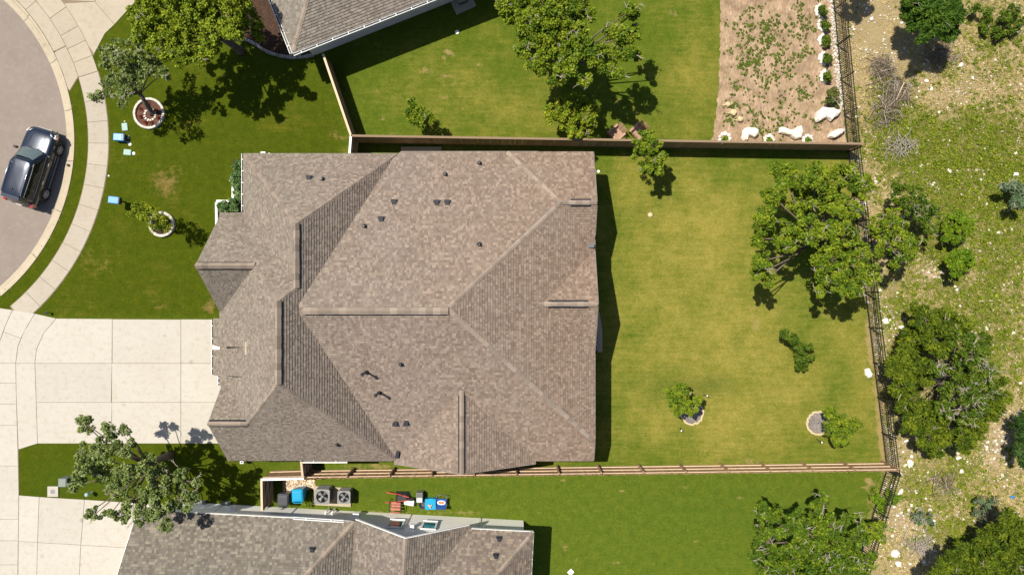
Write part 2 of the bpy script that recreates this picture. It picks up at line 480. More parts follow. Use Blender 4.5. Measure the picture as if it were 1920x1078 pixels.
# lawn: yellow tint, dry patches, lush patches (what grows there)
YEL = [(1280, 560, 170, 250, .62), (1450, 700, 150, 160, .50), (1330, 800, 200, 90, .30), (860, 180, 150, 90, .50), (1300, 130, 60, 150, .62), (1000, 220, 80, 50, .4),
       (290, 360, 70, 50, .18), (150, 500, 60, 40, .2), (250, 520, 120, 60, .15), (1620, 600, 40, 260, .45), (1560, 360, 120, 60, .35), (560, 230, 70, 40, .25), (1330, 420, 100, 60, .45), (1180, 330, 40, 60, .4)]
DRY = [(312, 348, 34, 40, .52), (290, 335, 50, 60, .2), (160, 485, 34, 44, .40), (205, 505, 34, 24, .32), (250, 470, 60, 30, .22), (360, 320, 40, 20, .22), (280, 555, 60, 20, .25), (400, 560, 20, 30, .3), (420, 500, 0.1, 0.1, 0), (600, 230, 40, 20, .2), (390, 578, 14, 20, .62), (300, 575, 22, 9, .5), (340, 575, 14, 8, .4), (800, 140, 50, 40, .30), (860, 155, 40, 25, .3), (830, 30, 20, 10, .3),
       (1410, 590, 12, 60, .42), (1425, 610, 16, 30, .4), (1400, 680, 16, 30, .36), (1650, 700, 9, 110, .55), (1642, 560, 8, 60, .5), (1655, 830, 8, 50, .5), (1632, 640, 8, 60, .5),
       (1405, 845, 18, 30, .4), (1410, 868, 60, 8, .45), (1180, 828, 14, 8, .5), (1172, 838, 8, 6, .4), (960, 880, 500, 6, .42), (980, 945, 14, 10, .5), (1060, 1020, 10, 30, .45), (1050, 1045, 16, 24, .3),
       (1270, 910, 22, 5, .35), (1290, 915, 20, 6, .35), (1200, 955, 60, 4, .28), (1180, 955, 12, 4, .3), (1330, 956, 10, 5, .35), (1040, 915, 12, 5, .3), (740, 960, 120, 7, .55), (880, 962, 60, 8, .5), (690, 965, 30, 6, .5), (720, 872, 30, 8, .5), (660, 872, 60, 6, .5),
       (1280, 380, 40, 20, .2), (1340, 375, 24, 14, .3), (1240, 408, 26, 6, .55), (1218, 402, 8, 7, .5), (640, 258, 24, 10, .55), (625, 245, 12, 14, .35), (900, 285, 120, 5, .45), (730, 282, 30, 5, .45), (1150, 205, 14, 20, .35), (1090, 160, 20, 14, .2),
       (1630, 920, 10, 40, .5), (330, 270, 26, 12, .18), (500, 955, 20, 6, .5), (560, 285, 10, 5, .45), (970, 265, 300, 5, .35), (1345, 130, 4, 150, .3), (420, 300, 16, 10, .3), (370, 300, 30, 16, .18)]
LUSH = [(1270, 730, 60, 26, .4), (1340, 720, 40, 22, .45), (1200, 395, 16, 14, .3), (630, 110, 30, 70, .2), (1300, 640, 20, 14, .2), (1180, 200, 40, 40, .2), (1380, 650, 14, 14, .25), (130, 900, 90, 40, .25), (700, 920, 200, 20, .22), (1350, 960, 250, 60, .14)]

def lawn_sheet():
    nx, ny = 330, 260
    V = []; px = np.zeros((ny, nx)); py = np.zeros((ny, nx))
    for j in range(ny):
        y = -330 + 1750 * j / (ny - 1); xe = fence_x(y) + 2
        px[j] = np.linspace(-330, xe, nx); py[j] = y
    X = (px - 960) / S; Y = (539 - py) / S
    Z = np.zeros_like(X)
    V = np.stack([X, Y, Z], -1).reshape(-1, 3)
    idx = np.arange(nx * ny).reshape(ny, nx)
    F = np.stack([idx[:-1, :-1], idx[1:, :-1], idx[1:, 1:], idx[:-1, 1:]], -1).reshape(-1, 4)
    cx = (px[:-1, :-1] + px[1:, 1:]).ravel() / 2; cy = (py[:-1, :-1] + py[1:, 1:]).ravel() / 2
    F = F[np.hypot(cx - CX, cy - CY) > RA + 14]
    yel = gauss(px, py, YEL) - .12; dry = gauss(px, py, DRY); lush = gauss(px, py, LUSH)
    front = (px < 640).astype(float); south = (py > 885).astype(float)
    rs = np.random.default_rng(77)
    sp_ = [(rs.uniform(1000, 1640), rs.uniform(895, 1075), rs.uniform(4, 9), rs.uniform(2, 4), rs.uniform(.6, .9)) for _ in range(60)] + [(rs.uniform(1130, 1640), rs.uniform(300, 860), rs.uniform(4, 12), rs.uniform(3, 8), rs.uniform(.42, .68)) for _ in range(60)] + [(rs.uniform(660, 1330), rs.uniform(20, 255), rs.uniform(4, 14), rs.uniform(3, 9), rs.uniform(.45, .75)) for _ in range(45)]
    dry = dry + gauss(px, py, sp_)
    yel = yel + .14 * ((px > 1000) & (py > 285) & (py < 880)) - .08 * front - .34 * south
    fxr = np.array([fence_x(y) for y in py[:, 0]])[:, None]
    dry = dry + .55 * np.exp(-((fxr - px - 3) / 8) ** 2) * (py > 285)
    sm = lambda q: 1 / (1 + np.exp(-q))
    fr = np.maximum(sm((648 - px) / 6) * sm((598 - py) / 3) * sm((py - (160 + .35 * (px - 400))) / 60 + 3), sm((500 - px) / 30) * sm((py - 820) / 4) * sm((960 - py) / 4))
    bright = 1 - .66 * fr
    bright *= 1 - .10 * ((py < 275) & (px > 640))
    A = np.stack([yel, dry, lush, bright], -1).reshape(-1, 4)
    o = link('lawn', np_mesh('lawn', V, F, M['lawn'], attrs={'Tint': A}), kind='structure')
    return o
lawn_sheet()

GREEN = [(1800, 350, 190, 170, .32), (1800, 700, 260, 260, .30), (1750, 980, 90, 60, .15), (1660, 215, 34, 60, .35), (1725, 150, 40, 20, .25), (1650, 60, 60, 120, -.3), (1800, 170, 120, 30, -.25), (1850, 250, 90, 120, .42), (1700, 260, 70, 60, .40), (1660, 170, 26, 50, .5), (1690, 210, 40, 40, .3), (1870, 60, 60, 50, .5), (1780, 130, 30, 20, .35), (1890, 420, 60, 90, .3), (1740, 300, 120, 60, .35), (1680, 580, 50, 50, .45),
         (1850, 560, 90, 100, .36), (1880, 680, 50, 60, .25), (1700, 900, 30, 50, .4), (1800, 880, 50, 40, .45), (1830, 960, 60, 60, .25), (1780, 1000, 60, 30, .35), (1740, 930, 40, 40, .3), (1760, 470, 40, 60, .3), (1810, 340, 120, 90, .2), (1600, 700, 20, 400, .1), (1720, 1010, 30, 24, .2)]
DIRT = [(1640, 60, 40, 90, .25), (1700, 130, 60, 40, .2), (1840, 170, 90, 30, .25), (1870, 820, 36, 44, .6), (1850, 870, 60, 30, .45), (1900, 770, 20, 30, .5), (1690, 605, 24, 30, .6), (1660, 640, 14, 50, .5), (1745, 515, 40, 16, .55), (1750, 500, 20, 20, .5),
        (1690, 840, 22, 40, .5), (1690, 960, 30, 80, .45), (1720, 990, 40, 40, .4), (1740, 1040, 30, 20, .6), (1640, 335, 12, 16, .6), (1600, 370, 10, 30, .6), (1605, 385, 16, 24, .6), (1720, 285, 14, 12, .5), (1740, 340, 20, 12, .5), (1900, 560, 40, 120, .12), (1600, 900, 14, 160, .1)]

def terr_h(x, y):
    return .07 * np.sin(x * .7 + 1.3) * np.cos(y * .55) + .05 * np.sin(x * 1.9 + y * 1.4) + .03 * np.sin(3.1 * y - 2.3 * x)

def terrain():
    nx, ny = 150, 330
    px = np.zeros((ny, nx)); py = np.zeros((ny, nx))
    for j in range(ny):
        y = -330 + 1750 * j / (ny - 1)
        px[j] = np.linspace(fence_x(y) + 2, 2350, nx); py[j] = y
    X = (px - 960) / S; Y = (539 - py) / S
    t = np.clip((px - px[:, :1]) / 60, 0, 1)
    Z = terr_h(X, Y) * t - .004
    V = np.stack([X, Y, Z], -1).reshape(-1, 3)
    idx = np.arange(nx * ny).reshape(ny, nx)
    F = np.stack([idx[:-1, :-1], idx[1:, :-1], idx[1:, 1:], idx[:-1, 1:]], -1).reshape(-1, 4)
    A = np.stack([gauss(px, py, GREEN), gauss(px, py, DIRT), 0 * px, 1 + 0 * px], -1).reshape(-1, 4)
    return link('terrain', np_mesh('terrain', V, F, M['wild'], True, attrs={'Tint': A}), kind='structure')
terrain()

g = G(); g.poly([(-300, -300, -.35), (300, -300, -.35), (300, 300, -.35), (-300, 300, -.35)])
g.build('ground', M['joint'], kind='structure')

def ring_pt(r, a, z=0):
    return T(CX + r * math.cos(a), CY - r * math.sin(a), z)
g = G()
n = 96
g.poly([ring_pt(RA + 4, 2 * math.pi * k / n, -.115) for k in range(n)])
g.build('street', M['asphalt'], kind='structure')

# ------------------------------------------------------------------ kerb and paving slabs, each slab a piece
def inset(poly, d):
    """shrink a convex polygon (list of (x,y)) by d"""
    n = len(poly)
    A = sum(poly[i][0] * poly[(i + 1) % n][1] - poly[(i + 1) % n][0] * poly[i][1] for i in range(n))
    if A < 0: poly = poly[::-1]
    out = []
    for i in range(n):
        p, q, r = poly[i - 1], poly[i], poly[(i + 1) % n]
        e1 = Vector((q[0] - p[0], q[1] - p[1])).normalized(); e2 = Vector((r[0] - q[0], r[1] - q[1])).normalized()
        n1 = Vector((-e1.y, e1.x)); n2 = Vector((-e2.y, e2.x))
        b = (n1 + n2); k = b.dot(n1)
        b = b * (d / max(k, .35)) if k else n1 * d
        out.append((q[0] + b.x, q[1] + b.y))
    return out

def slab(parent, pts_px, m, z=.03, th=.12, gap=.009, name='slab'):
    pts = [tuple(T(x, y)[:2]) for x, y in pts_px]
    pts = inset(pts, gap)
    c = (sum(p[0] for p in pts) / len(pts), sum(p[1] for p in pts) / len(pts))
    pts = [(p[0] - c[0], p[1] - c[1]) for p in pts]
    b = .008
    top = inset(pts, b)
    g = G(); nn = len(pts)
    vs = [(p[0], p[1], -th) for p in pts] + [(p[0], p[1], -b) for p in pts] + [(p[0], p[1], 0) for p in top]
    fs = [tuple(range(2 * nn, 3 * nn))]
    for k in (0, 1):
        fs += [(k * nn + i, k * nn + (i + 1) % nn, (k + 1) * nn + (i + 1) % nn, (k + 1) * nn + i) for i in range(nn)]
    g.add(vs, fs)
    o = g.build(name, m, parent)
    o.location = (c[0], c[1], z + RND.uniform(-.002, .002))
    return o

def sector(r0, r1, a0, a1, n=3):
    pts = [(CX + r0 * math.cos(a0 + (a1 - a0) * k / n), CY - r0 * math.sin(a0 + (a1 - a0) * k / n)) for k in range(n + 1)]
    pts += [(CX + r1 * math.cos(a1 + (a0 - a1) * k / n), CY - r1 * math.sin(a1 + (a0 - a1) * k / n)) for k in range(n + 1)]
    return pts

def root(name):
    o = bpy.data.objects.new(name, None); COL.objects.link(o); o['kind'] = 'structure'
    return o
def base_sheet(name, parent, pts_px, z):
    g = G(); g.poly([T(x, y, z) for x, y in pts_px]); return g.build(name, M['joint'], parent)

kerb = root('kerb')
D2 = math.pi / 180
a = -50.8
while a < 63:
    a1 = a + 15.0
    g = G(); n = 8
    prof = [(RA - 1, -.10), (RA + 7, -.095), (RA + 10.5, -.03), (RA + 12.0, .035), (RA + 16, .04), (RA + 16.3, -.008), (RA + 24, -.012), (RA + 24, -.2), (RA - 1, -.2)]
    vs = []; fs = []
    for k in range(n + 1):
        t = (a + .08 + (a1 - a - .16) * k / n) * D2
        vs += [ring_pt(r, t, z) for r, z in prof]
    q = len(prof)
    for k in range(n):
        fs += [(k * q + i, k * q + (i + 1) % q, (k + 1) * q + (i + 1) % q, (k + 1) * q + i) for i in range(q)]
    fs += [tuple(range(q)), tuple(n * q + i for i in range(q))[::-1]]
    g.add(vs, fs); g.build('kerb_stone', M['curb'], kerb)
    a = a1

walk = root('sidewalk')
base_sheet('slab_bed', walk, sector(399, 439, -50.8 * D2, 17.4 * D2, 24), .008)
a = -50.5
while a < 15:
    a1 = a + 5.55
    if 17.35 - a1 < 2.5: a1 = 17.35
    slab(walk, sector(400, 438, a * D2, a1 * D2), M['walk'])
    a = a1

# north driveway
dn = root('driveway')
edge = [(-80, -330), (120, -330), (600, -330), (258, 0), (197, 64), (177, 102), (148, 145), (131, 172)]
base_sheet('slab_bed', dn, [(131, 172), (148, 145), (177, 102), (197, 64), (258, 0), (500, -250), (-20, -250)] , .008)
a = 14.5
apr = [(14.6, 26.5), (26.5, 41), (41, 56), (56, 71)]
slab(dn, [(131, 171)] + [(CX + 374.5 * math.cos(t * D2), CY - 374.5 * math.sin(t * D2)) for t in (15.2, 20, 26.3)] + [(CX + 400 * math.cos(t * D2), CY - 400 * math.sin(t * D2)) for t in (26.3, 21.5, 17.6)], M['concrete'])
for a0, a1 in apr[1:]:
    slab(dn, sector(374.5, 400, a0 * D2, a1 * D2, 5), M['concrete'])
for a0, a1 in ((17.4, 21.5), (21.5, 25.5), (25.5, 29.5), (29.5, 35), (35, 41), (41, 47), (47, 54), (54, 62), (62, 70)):
    slab(dn, sector(400, 438, a0 * D2, a1 * D2), M['concrete'])
slab(dn, [(177, 102), (197, 64), (215, 47), (178, 4)] + [(CX + 438 * math.cos(t * D2), CY - 438 * math.sin(t * D2)) for t in (36, 32, 28, 24)], M['concrete'])
slab(dn, [(215, 47), (258, 0), (330, -70), (240, -70), (178, 4)], M['concrete'])
slab(dn, [(178, 4), (240, -70), (100, -110)] + [(CX + 438 * math.cos(t * D2), CY - 438 * math.sin(t * D2)) for t in (56, 50, 44, 37)], M['concrete'])
slab(dn, [(330, -70), (500, -250), (180, -250), (100, -110), (240, -70)], M['concrete'])

# main driveway with its apron
dm = root('driveway')
L1 = [(24, 581), (10, 612), (0, 640), (-8, 681), (-10, 831)]
def xL2(y): return np.interp(y, [588, 620, 650, 681, 740, 831, 930, 1078, 1200], [66, 46, 34, 30, 31, 34, 36, 34, 33])
def xL3(y): return np.interp(y, [597, 625, 655, 681, 740, 831], [106, 82, 69, 66, 68, 71])
def xL1(y): return np.interp(y, [581, 612, 640, 681, 831], [24, 10, 0, -8, -10])
base_sheet('slab_bed', dm, [(-40, 572), (24, 581), (66, 588), (106, 597), (330, 599), (475, 599), (475, 831), (68, 831), (35, 843), (-40, 850)], .006)
slab(dm, [(-40, 572), (24, 581), (10, 612), (0, 640), (-40, 640)], M['white_concrete'])
slab(dm, [(-40, 640), (0, 640), (-8, 681), (-40, 681)], M['white_concrete'])
slab(dm, [(24, 581), (66, 588), (48, 617), (40, 634), (7, 622), (10, 612)], M['white_concrete'])
slab(dm, [(40, 634), (34, 650), (30, 681), (-8, 681), (0, 640), (7, 622)], M['white_concrete'])
for y0, y1 in ((681, 718), (718, 757), (757, 797), (797, 843)):
    slab(dm, [(-40, y0), (xL2(y0), y0), (xL2(y1), y1), (-40, y1 + (6 if y1 > 840 else 0))], M['white_concrete'])
slab(dm, [(66, 588), (106, 597), (82, 625), (69, 655), (66, 681), (30, 681), (34, 650), (46, 620)], M['white_concrete'])
slab(dm, [(30, 681), (66, 681), (68, 740), (71, 831), (35, 842), (31, 740)], M['white_concrete'])
slab(dm, [(106, 597), (211, 598), (210.5, 681), (66, 681), (69, 655), (82, 625)], M['white_concrete'])
for (xa, xb) in ((211, 339.5), (339.5, 475)):
    slab(dm, [(xa, 598.5), (xb, 599), (xb, 681), (xa, 681)], M['white_concrete'])
for (y0, y1) in ((681, 754), (754, 831)):
    slab(dm, [(xL3(y0), y0), (210.5, y0), (209, y1), (xL3(y1), y1)], M['white_concrete'])
    for (xa, xb) in ((210, 339.5), (339.5, 475)):
        slab(dm, [(xa, y0), (xb, y0), (xb, y1), (xa, y1)], M['white_concrete'])

# south driveway and the walk that leads to it
ds = root('driveway')
base_sheet('slab_bed', ds, [(-60, 843), (35, 839), (36, 928), (73, 931), (230, 941), (334, 949), (334, 1240), (-60, 1240)], .005)
ys = [843, 873, 925, 973, 1013, 1058, 1110, 1160]
for y0, y1 in zip(ys, ys[1:]):
    slab(ds, [(-60, y0), (xL2(y0), y0 - (1 if y0 < 850 else 0)), (xL2(y1), y1 + (2 if y1 == 925 else 0)), (-60, y1)], M['white_concrete'])
def rowy(x): return 1014 + (x - 35) * .06
cols = [(36, 74, 71, 69), (74, 159, 152, 148), (159, 250, 250, 250), (250, 334, 334, 334)]
xs0 = [36, 74, 159, 250, 334]; xs1 = [35, 71, 152, 246, 334]; xs2 = [34, 68, 147, 242, 334]
yt = {36: 928, 74: 931, 159: 936, 250: 942, 334: 949}
for i in range(4):
    slab(ds, [(xs0[i], yt[xs0[i]]), (xs0[i + 1], yt[xs0[i + 1]]), (xs1[i + 1], rowy(xs1[i + 1])), (xs1[i], rowy(xs1[i]))], M['white_concrete'])
    slab(ds, [(xs1[i], rowy(xs1[i])), (xs1[i + 1], rowy(xs1[i + 1])), (xs2[i + 1], 1130), (xs2[i], 1128)], M['white_concrete'])

# beds
def sheet(name, pts_px, m, z, kind='structure', wob=0):
    pts = list(pts_px)
    if wob:
        q = []
        for (a, b) in zip(pts, pts[1:] + pts[:1]):
            k = max(1, int(math.hypot(b[0] - a[0], b[1] - a[1]) / 4))
            for i in range(k):
                t = i / k
                q.append((a[0] + (b[0] - a[0]) * t + RND.uniform(-wob, wob), a[1] + (b[1] - a[1]) * t + RND.uniform(-wob, wob)))
        pts = q
    g = G(); g.poly([T(x, y, z) for x, y in pts])
    return g.build(name, m, kind=kind)
sheet('mulch_bed', [(1353, -120), (1351, 40), (1348, 150), (1343, 210), (1335, 262), (1330, 277), (1586, 281), (1586, 262), (1572, 130), (1558, -10), (1550, -120)], M['mulch'], .008, wob=1.7)
sheet('planting_bed', [(330, -60), (385, 40), (405, 70), (440, 73), (470, 79), (497, 97), (520, 106), (548, 110), (590, 104), (605, 96), (640, 80), (560, -60)], M['bark'], .008, wob=1)
sheet('gravel_bed', [(530, 903), (590, 898), (592, 915), (575, 918), (540, 935), (530, 930)], M['mulch'], .010, wob=1)
sheet('planting_bed', [(407, 378), (437, 378), (437, 300), (470, 300), (500, 420), (407, 420)], M['bark'], .008)

# ------------------------------------------------------------------ roofs
def clip(poly, a, b, c):
    """keep a*x + b*y <= c"""
    out = []; n = len(poly)
    for i in range(n):
        p, q = poly[i], poly[(i + 1) % n]
        dp = a * p[0] + b * p[1] - c; dq = a * q[0] + b * q[1] - c
        if dp <= 0: out.append(p)
        if (dp < 0 < dq) or (dq < 0 < dp):
            t = dp / (dp - dq); out.append((p[0] + (q[0] - p[0]) * t, p[1] + (q[1] - p[1]) * t))
    return out
def area(p):
    return .5 * sum(p[i][0] * p[(i + 1) % len(p)][1] - p[(i + 1) % len(p)][0] * p[i][1] for i in range(len(p))) if len(p) > 2 else 0
def halfs(poly):
    if area(poly) < 0: poly = poly[::-1]
    r = []
    for i in range(len(poly)):
        p, q = poly[i], poly[(i + 1) % len(poly)]
        a, b = q[1] - p[1], -(q[0] - p[0])
        L = math.hypot(a, b)
        if L < 1e-6: continue
        r.append((a / L, b / L, (a * p[0] + b * p[1]) / L))
    return r

class Roof:
    """upper envelope of convex blocks, each block the minimum of a few planes z = a x + b y + c over a convex plan"""
    def __init__(s): s.blocks = []
    def block(s, plan, planes): s.blocks.append((plan if area(plan) > 0 else plan[::-1], planes)); return len(s.blocks) - 1
    def z(s, x, y):
        best = None
        for plan, pl in s.blocks:
            if all(a * x + b * y <= c + 1e-6 for a, b, c in halfs(plan)):
                v = min(p[0] * x + p[1] * y + p[2] for p in pl)
                best = v if best is None else max(best, v)
        return best
    def at(s, px, py):
        z = 4.0
        for _ in range(12):
            p = P(px, py, z); v = s.z(p.x, p.y)
            if v is None: break
            z = z * .3 + v * .7
        return P(px, py, z)
    def facets(s):
        out = []
        for bi, (plan, pl) in enumerate(s.blocks):
            for i, p in enumerate(pl):
                poly = plan
                for j, q in enumerate(pl):
                    if j != i: poly = clip(poly, p[0] - q[0], p[1] - q[1], q[2] - p[2])
                pieces = [poly]
                for bk, (plan2, pl2) in enumerate(s.blocks):
                    if bk == bi: continue
                    eps = 1e-4 if bk < bi else -1e-4
                    hs = halfs(plan2) + [(p[0] - q[0], p[1] - q[1], q[2] - p[2] + eps) for q in pl2]
                    hs = [h for h in hs if math.hypot(h[0], h[1]) > 1e-7 or h[2] < 0]
                    nxt = []
                    for pc in pieces:
                        rest = pc
                        for (a, b, c) in hs:
                            if len(rest) < 3: break
                            if math.hypot(a, b) < 1e-7:
                                nxt.append(rest); rest = []; break
                            o_ = clip(rest, -a, -b, -c)
                            if abs(area(o_)) > 1e-4: nxt.append(o_)
                            rest = clip(rest, a, b, c)
                    pieces = nxt
                for pc in pieces:
                    if abs(area(pc)) > 1e-3: out.append((p, pc))
        return out

def build_roof(roof, parent, tones, fasc, widths=(.10, .13, .16, .2, .27), course=.143, name='shingle_courses', lift=.036):
    """real overlapping shingle tabs, one quad and one riser each, clipped to the roof planes"""
    fac = roof.facets()
    groups = {}
    for p, pc in fac: groups.setdefault(tuple(round(v, 5) for v in p), []).append(pc)
    loc = parent.location
    V = []; F = []; C = []
    deck = G(); fg = G()
    for key, pcs in groups.items():
        a, b, c = key
        sl = math.hypot(a, b); k = math.sqrt(1 + sl * sl)
        up = (a / sl, b / sl); al = (-up[1], up[0])
        nrm = Vector((-a, -b, 1)).normalized()
        us = [x * al[0] + y * al[1] for pc in pcs for x, y in pc]; vs = [x * up[0] + y * up[1] for pc in pcs for x, y in pc]
        u0, u1, v0, v1 = min(us), max(us), min(vs), max(vs)
        dv = course / k
        rr = random.Random(int(abs(a * 991 + b * 577 + c * 131) * 1000) & 0xffffff)
        boxes = [(min(x * al[0] + y * al[1] for x, y in pc), max(x * al[0] + y * al[1] for x, y in pc), min(x * up[0] + y * up[1] for x, y in pc), max(x * up[0] + y * up[1] for x, y in pc), halfs(pc), pc) for pc in pcs]
        r = 0; v = v0 - .02
        while v < v1:
            u = u0 - rr.uniform(0, .3)
            while u < u1:
                w = rr.choice(widths) * rr.uniform(.9, 1.1)
                tone = rr.random(); base = tones[0] if tone < .27 else (tones[1] if tone < .6 else tones[2])
                f_ = rr.uniform(.86, 1.16); col = (base[0] * f_, base[1] * f_, base[2] * f_, 1)
                hl = lift * (1.0 if tone > .5 else .7)
                for (bu0, bu1, bv0, bv1, hs, pc) in boxes:
                    if u + w < bu0 or u > bu1 or v + dv < bv0 or v > bv1: continue
                    q = [(al[0] * uu + up[0] * vv, al[1] * uu + up[1] * vv) for uu, vv in ((u, v), (u + w, v), (u + w, v + dv), (u, v + dv))]
                    for (ha, hb, hc) in hs:
                        q = clip(q, ha, hb, hc)
                        if len(q) < 3: break
                    if len(q) < 3: continue
                    n0 = len(V)
                    idx = []
                    low = []
                    for (x, y) in q:
                        vv = (x * up[0] + y * up[1] - v) / dv
                        h = hl * (1 - vv) + .003
                        z = a * x + b * y + c
                        idx.append(len(V)); V.append((x + nrm.x * h - loc.x, y + nrm.y * h - loc.y, z + nrm.z * h - loc.z)); C.append(col)
                        if vv < 1e-3: low.append((x, y, len(V) - 1))
                    F.append(tuple(idx))
                    if len(low) >= 2:
                        (xa, ya, ia), (xb, yb, ib) = low[0], low[1]
                        za = a * xa + b * ya + c; zb = a * xb + b * yb + c
                        j = len(V)
                        V.append((xa - loc.x, ya - loc.y, za - loc.z)); V.append((xb - loc.x, yb - loc.y, zb - loc.z)); C.append(col); C.append(col)
                        F.append((j, j + 1, ib, ia))
                u += w
            v += dv
        for pc in pcs:
            deck.poly([(x - loc.x, y - loc.y, a * x + b * y + c - .012 - loc.z) for x, y in pc])
    me = bpy.data.meshes.new(name); me.from_pydata(V, [], F); me.materials.append(M['shingle'])
    ca = me.color_attributes.new('Col', 'FLOAT_COLOR', 'POINT'); ca.data.foreach_set('color', np.array(C, np.float32).ravel())
    link(name, me, parent, kind='stuff')
    deck.build('roof_deck', M['dark_grey'], parent)
    # fascia boards along every edge of the blocks that is really the roof's rim
    for plan, pl in roof.blocks:
        n = len(plan)
        for i in range(n):
            p, q = Vector(plan[i]), Vector(plan[(i + 1) % n])
            d = (q - p); L = d.length; d.normalize(); out = Vector((d.y, -d.x))
            step = .25; run = None; k = max(1, int(L / step))
            fg = G()
            def zz(t):
                w = p + d * t - out * .01
                v = min(pp[0] * w.x + pp[1] * w.y + pp[2] for pp in pl); top = roof.z(w.x, w.y)
                w2 = p + d * t + out * .06; o2 = roof.z(w2.x, w2.y)
                ok = (top is not None and top - v < .03) and (o2 is None or o2 < v - .08)
                return v, ok
            segs = []
            prev = None
            for s_ in range(k + 1):
                t = L * s_ / k; v, ok = zz(min(max(t, .005), L - .005))
                if ok and prev is not None:
                    t0, vv0 = prev
                    a0 = p + d * t0; a1 = p + d * t; th = .035; h = .17
                    pts = []
                    for (w, zt) in ((a0, vv0), (a1, v)):
                        for o_ in (0, th):
                            for zb in (zt - .006, zt - h):
                                pts.append((w.x + out.x * o_ - loc.x, w.y + out.y * o_ - loc.y, zb - loc.z))
                    fg.add(pts, [(0, 4, 6, 2), (2, 6, 7, 3), (1, 3, 7, 5), (0, 2, 3, 1), (4, 5, 7, 6)])
                prev = (t, v) if ok else None
                if not ok and fg.v: fg.build('fascia', M[fasc], parent); fg = G()
            if fg.v: fg.build('fascia', M[fasc], parent)

CAPS = {}
def cap_mesh(drop, w=.14, L=.36):
    key = (round(drop, 2), w)
    if key in CAPS: return CAPS[key]
    g = G(); h = L / 2; d = w * drop
    t0, t1 = .046, .034
    vs = [(-h, -w, t0 - d), (-h, 0, t0), (-h, w, t0 - d), (h, -w, t1 - d), (h, 0, t1), (h, w, t1 - d),
          (-h, -w, t0 - d - .03), (-h, w, t0 - d - .03), (h, -w, t1 - d - .03), (h, w, t1 - d - .03)]
    fs = [(0, 3, 4, 1), (1, 4, 5, 2), (0, 6, 8, 3), (2, 5, 9, 7), (0, 1, 2, 7, 6), (3, 8, 9, 5, 4)]
    g.add(vs, fs); CAPS[key] = g.mesh('ridge_cap', M['cap']); return CAPS[key]

def caps(parent, p0, p1, drop=.5, step=.34, raise_=0.0, w=.115):
    p0, p1 = Vector(p0), Vector(p1)
    if p1.z < p0.z: p0, p1 = p1, p0
    d = p1 - p0; L = d.length; n = max(1, round(L / step)); x = d.normalized()
    y = Vector((0, 0, 1)).cross(x).normalized(); z = x.cross(y)
    R = Matrix((x, y, z)).transposed()
    me = cap_mesh(drop, w)
    for k in range(n):
        o = link('ridge_cap', me, parent)
        o.location = p0 + d * ((k + .5) / n) - parent.location + z * raise_
        o.rotation_euler = R.to_euler()
        o.scale = (L / n * 1.12 / .36, RND.uniform(.94, 1.06), 1)

def ridge_vent(parent, p0, p1, w=.40, h=.075, drop=.5):
    """dark vent strip that carries the caps of a level ridge"""
    p0, p1 = Vector(p0), Vector(p1); x = (p1 - p0).normalized(); y = Vector((0, 0, 1)).cross(x)
    g = G(); hw = w / 2; dd = hw * drop
    vs = []
    for p in (p0, p1):
        for s_, hh in ((-1, 0), (0, 1), (1, 0)):
            for up_ in (-.03, h):
                vs.append(p + y * (s_ * hw) + Vector((0, 0, up_ - (dd if s_ else 0))) - parent.location)
    fs = [(1, 3, 9, 7), (3, 5, 11, 9), (0, 1, 7, 6), (4, 10, 11, 5), (0, 2, 4, 5, 3, 1), (6, 7, 9, 11, 10, 8)]
    g.add(vs, fs); g.build('ridge_vent', M['vent'], parent)

def pl_px(kind, at, pitch, z0=3.0):
    """plane with eave at ground pixel `at`; kind = the side the slope faces"""
    k = pitch
    if kind == 'N': y0 = (539 - at) / S; return (0, -k, z0 + k * y0)      # rises toward the south
    if kind == 'S': y0 = (539 - at) / S; return (0, k, z0 - k * y0)
    if kind == 'W': x0 = (at - 960) / S; return (k, 0, z0 - k * x0)
    if kind == 'E': x0 = (at - 960) / S; return (-k, 0, z0 + k * x0)
def rect(x0, y0, x1, y1):
    return [tuple(T(x, y)[:2]) for x, y in ((x0, y1), (x1, y1), (x1, y0), (x0, y0))]
def pgon(*pts): return [tuple(T(x, y)[:2]) for x, y in pts]

# ------------------------------------------------------------------ the main house
TONES_MAIN = ((.298, .225, .172), (.200, .143, .108), (.238, .174, .133))
TONES_SOUTH = ((.265, .21, .155), (.155, .12, .094), (.19, .153, .122))
TONES_NORTH = ((.28, .23, .18), (.19, .15, .122), (.23, .185, .15))

main = thing('house', 'large house with brown shingle hip roof, several gables and a white driveway, in the middle', 'house', T(800, 575))
R = Roof()
mN, mS, mE = pl_px('N', 304, .5), pl_px('S', 838.7, .5), (-.48, 0, 5.68)
R.block(pgon((768, 304), (1101.5, 304), (1101.5, 838.7), (768, 838.7), (632, 700), (632, 445)), [mN, mS, mE])
eE = pl_px('E', 761, 1.0)
R.block(rect(494.7, 307.7, 761, 690), [pl_px('N', 307.7, 1.0), pl_px('W', 494.7, 1.0), eE])
N2, S2 = pl_px('N', 410, 1.03), pl_px('S', 838.7, 1.0)
R.block(rect(454, 410, 761, 709), [N2, pl_px('W', 453, 1.0), eE, S2])
R.block(rect(470, 709, 761, 838.7), [pl_px('W', 453, 1.0), eE, S2])
R.block(rect(456.5, 410, 570, 590), [N2, pl_px('S', 585.5, 1.2)])                       # entry gable
R.block(rect(468, 707, 600, 838.7), [S2, pl_px('N', 680, 1.0)])                       # gable beside the garage
kz = 2.98
R.block(rect(442, 593.5, 530, 639), [pl_px('W', 442, .84, kz)])                         # two shed canopies over the garage doors
R.block(rect(442, 647.5, 530, 690), [pl_px('W', 442, .84, kz)])
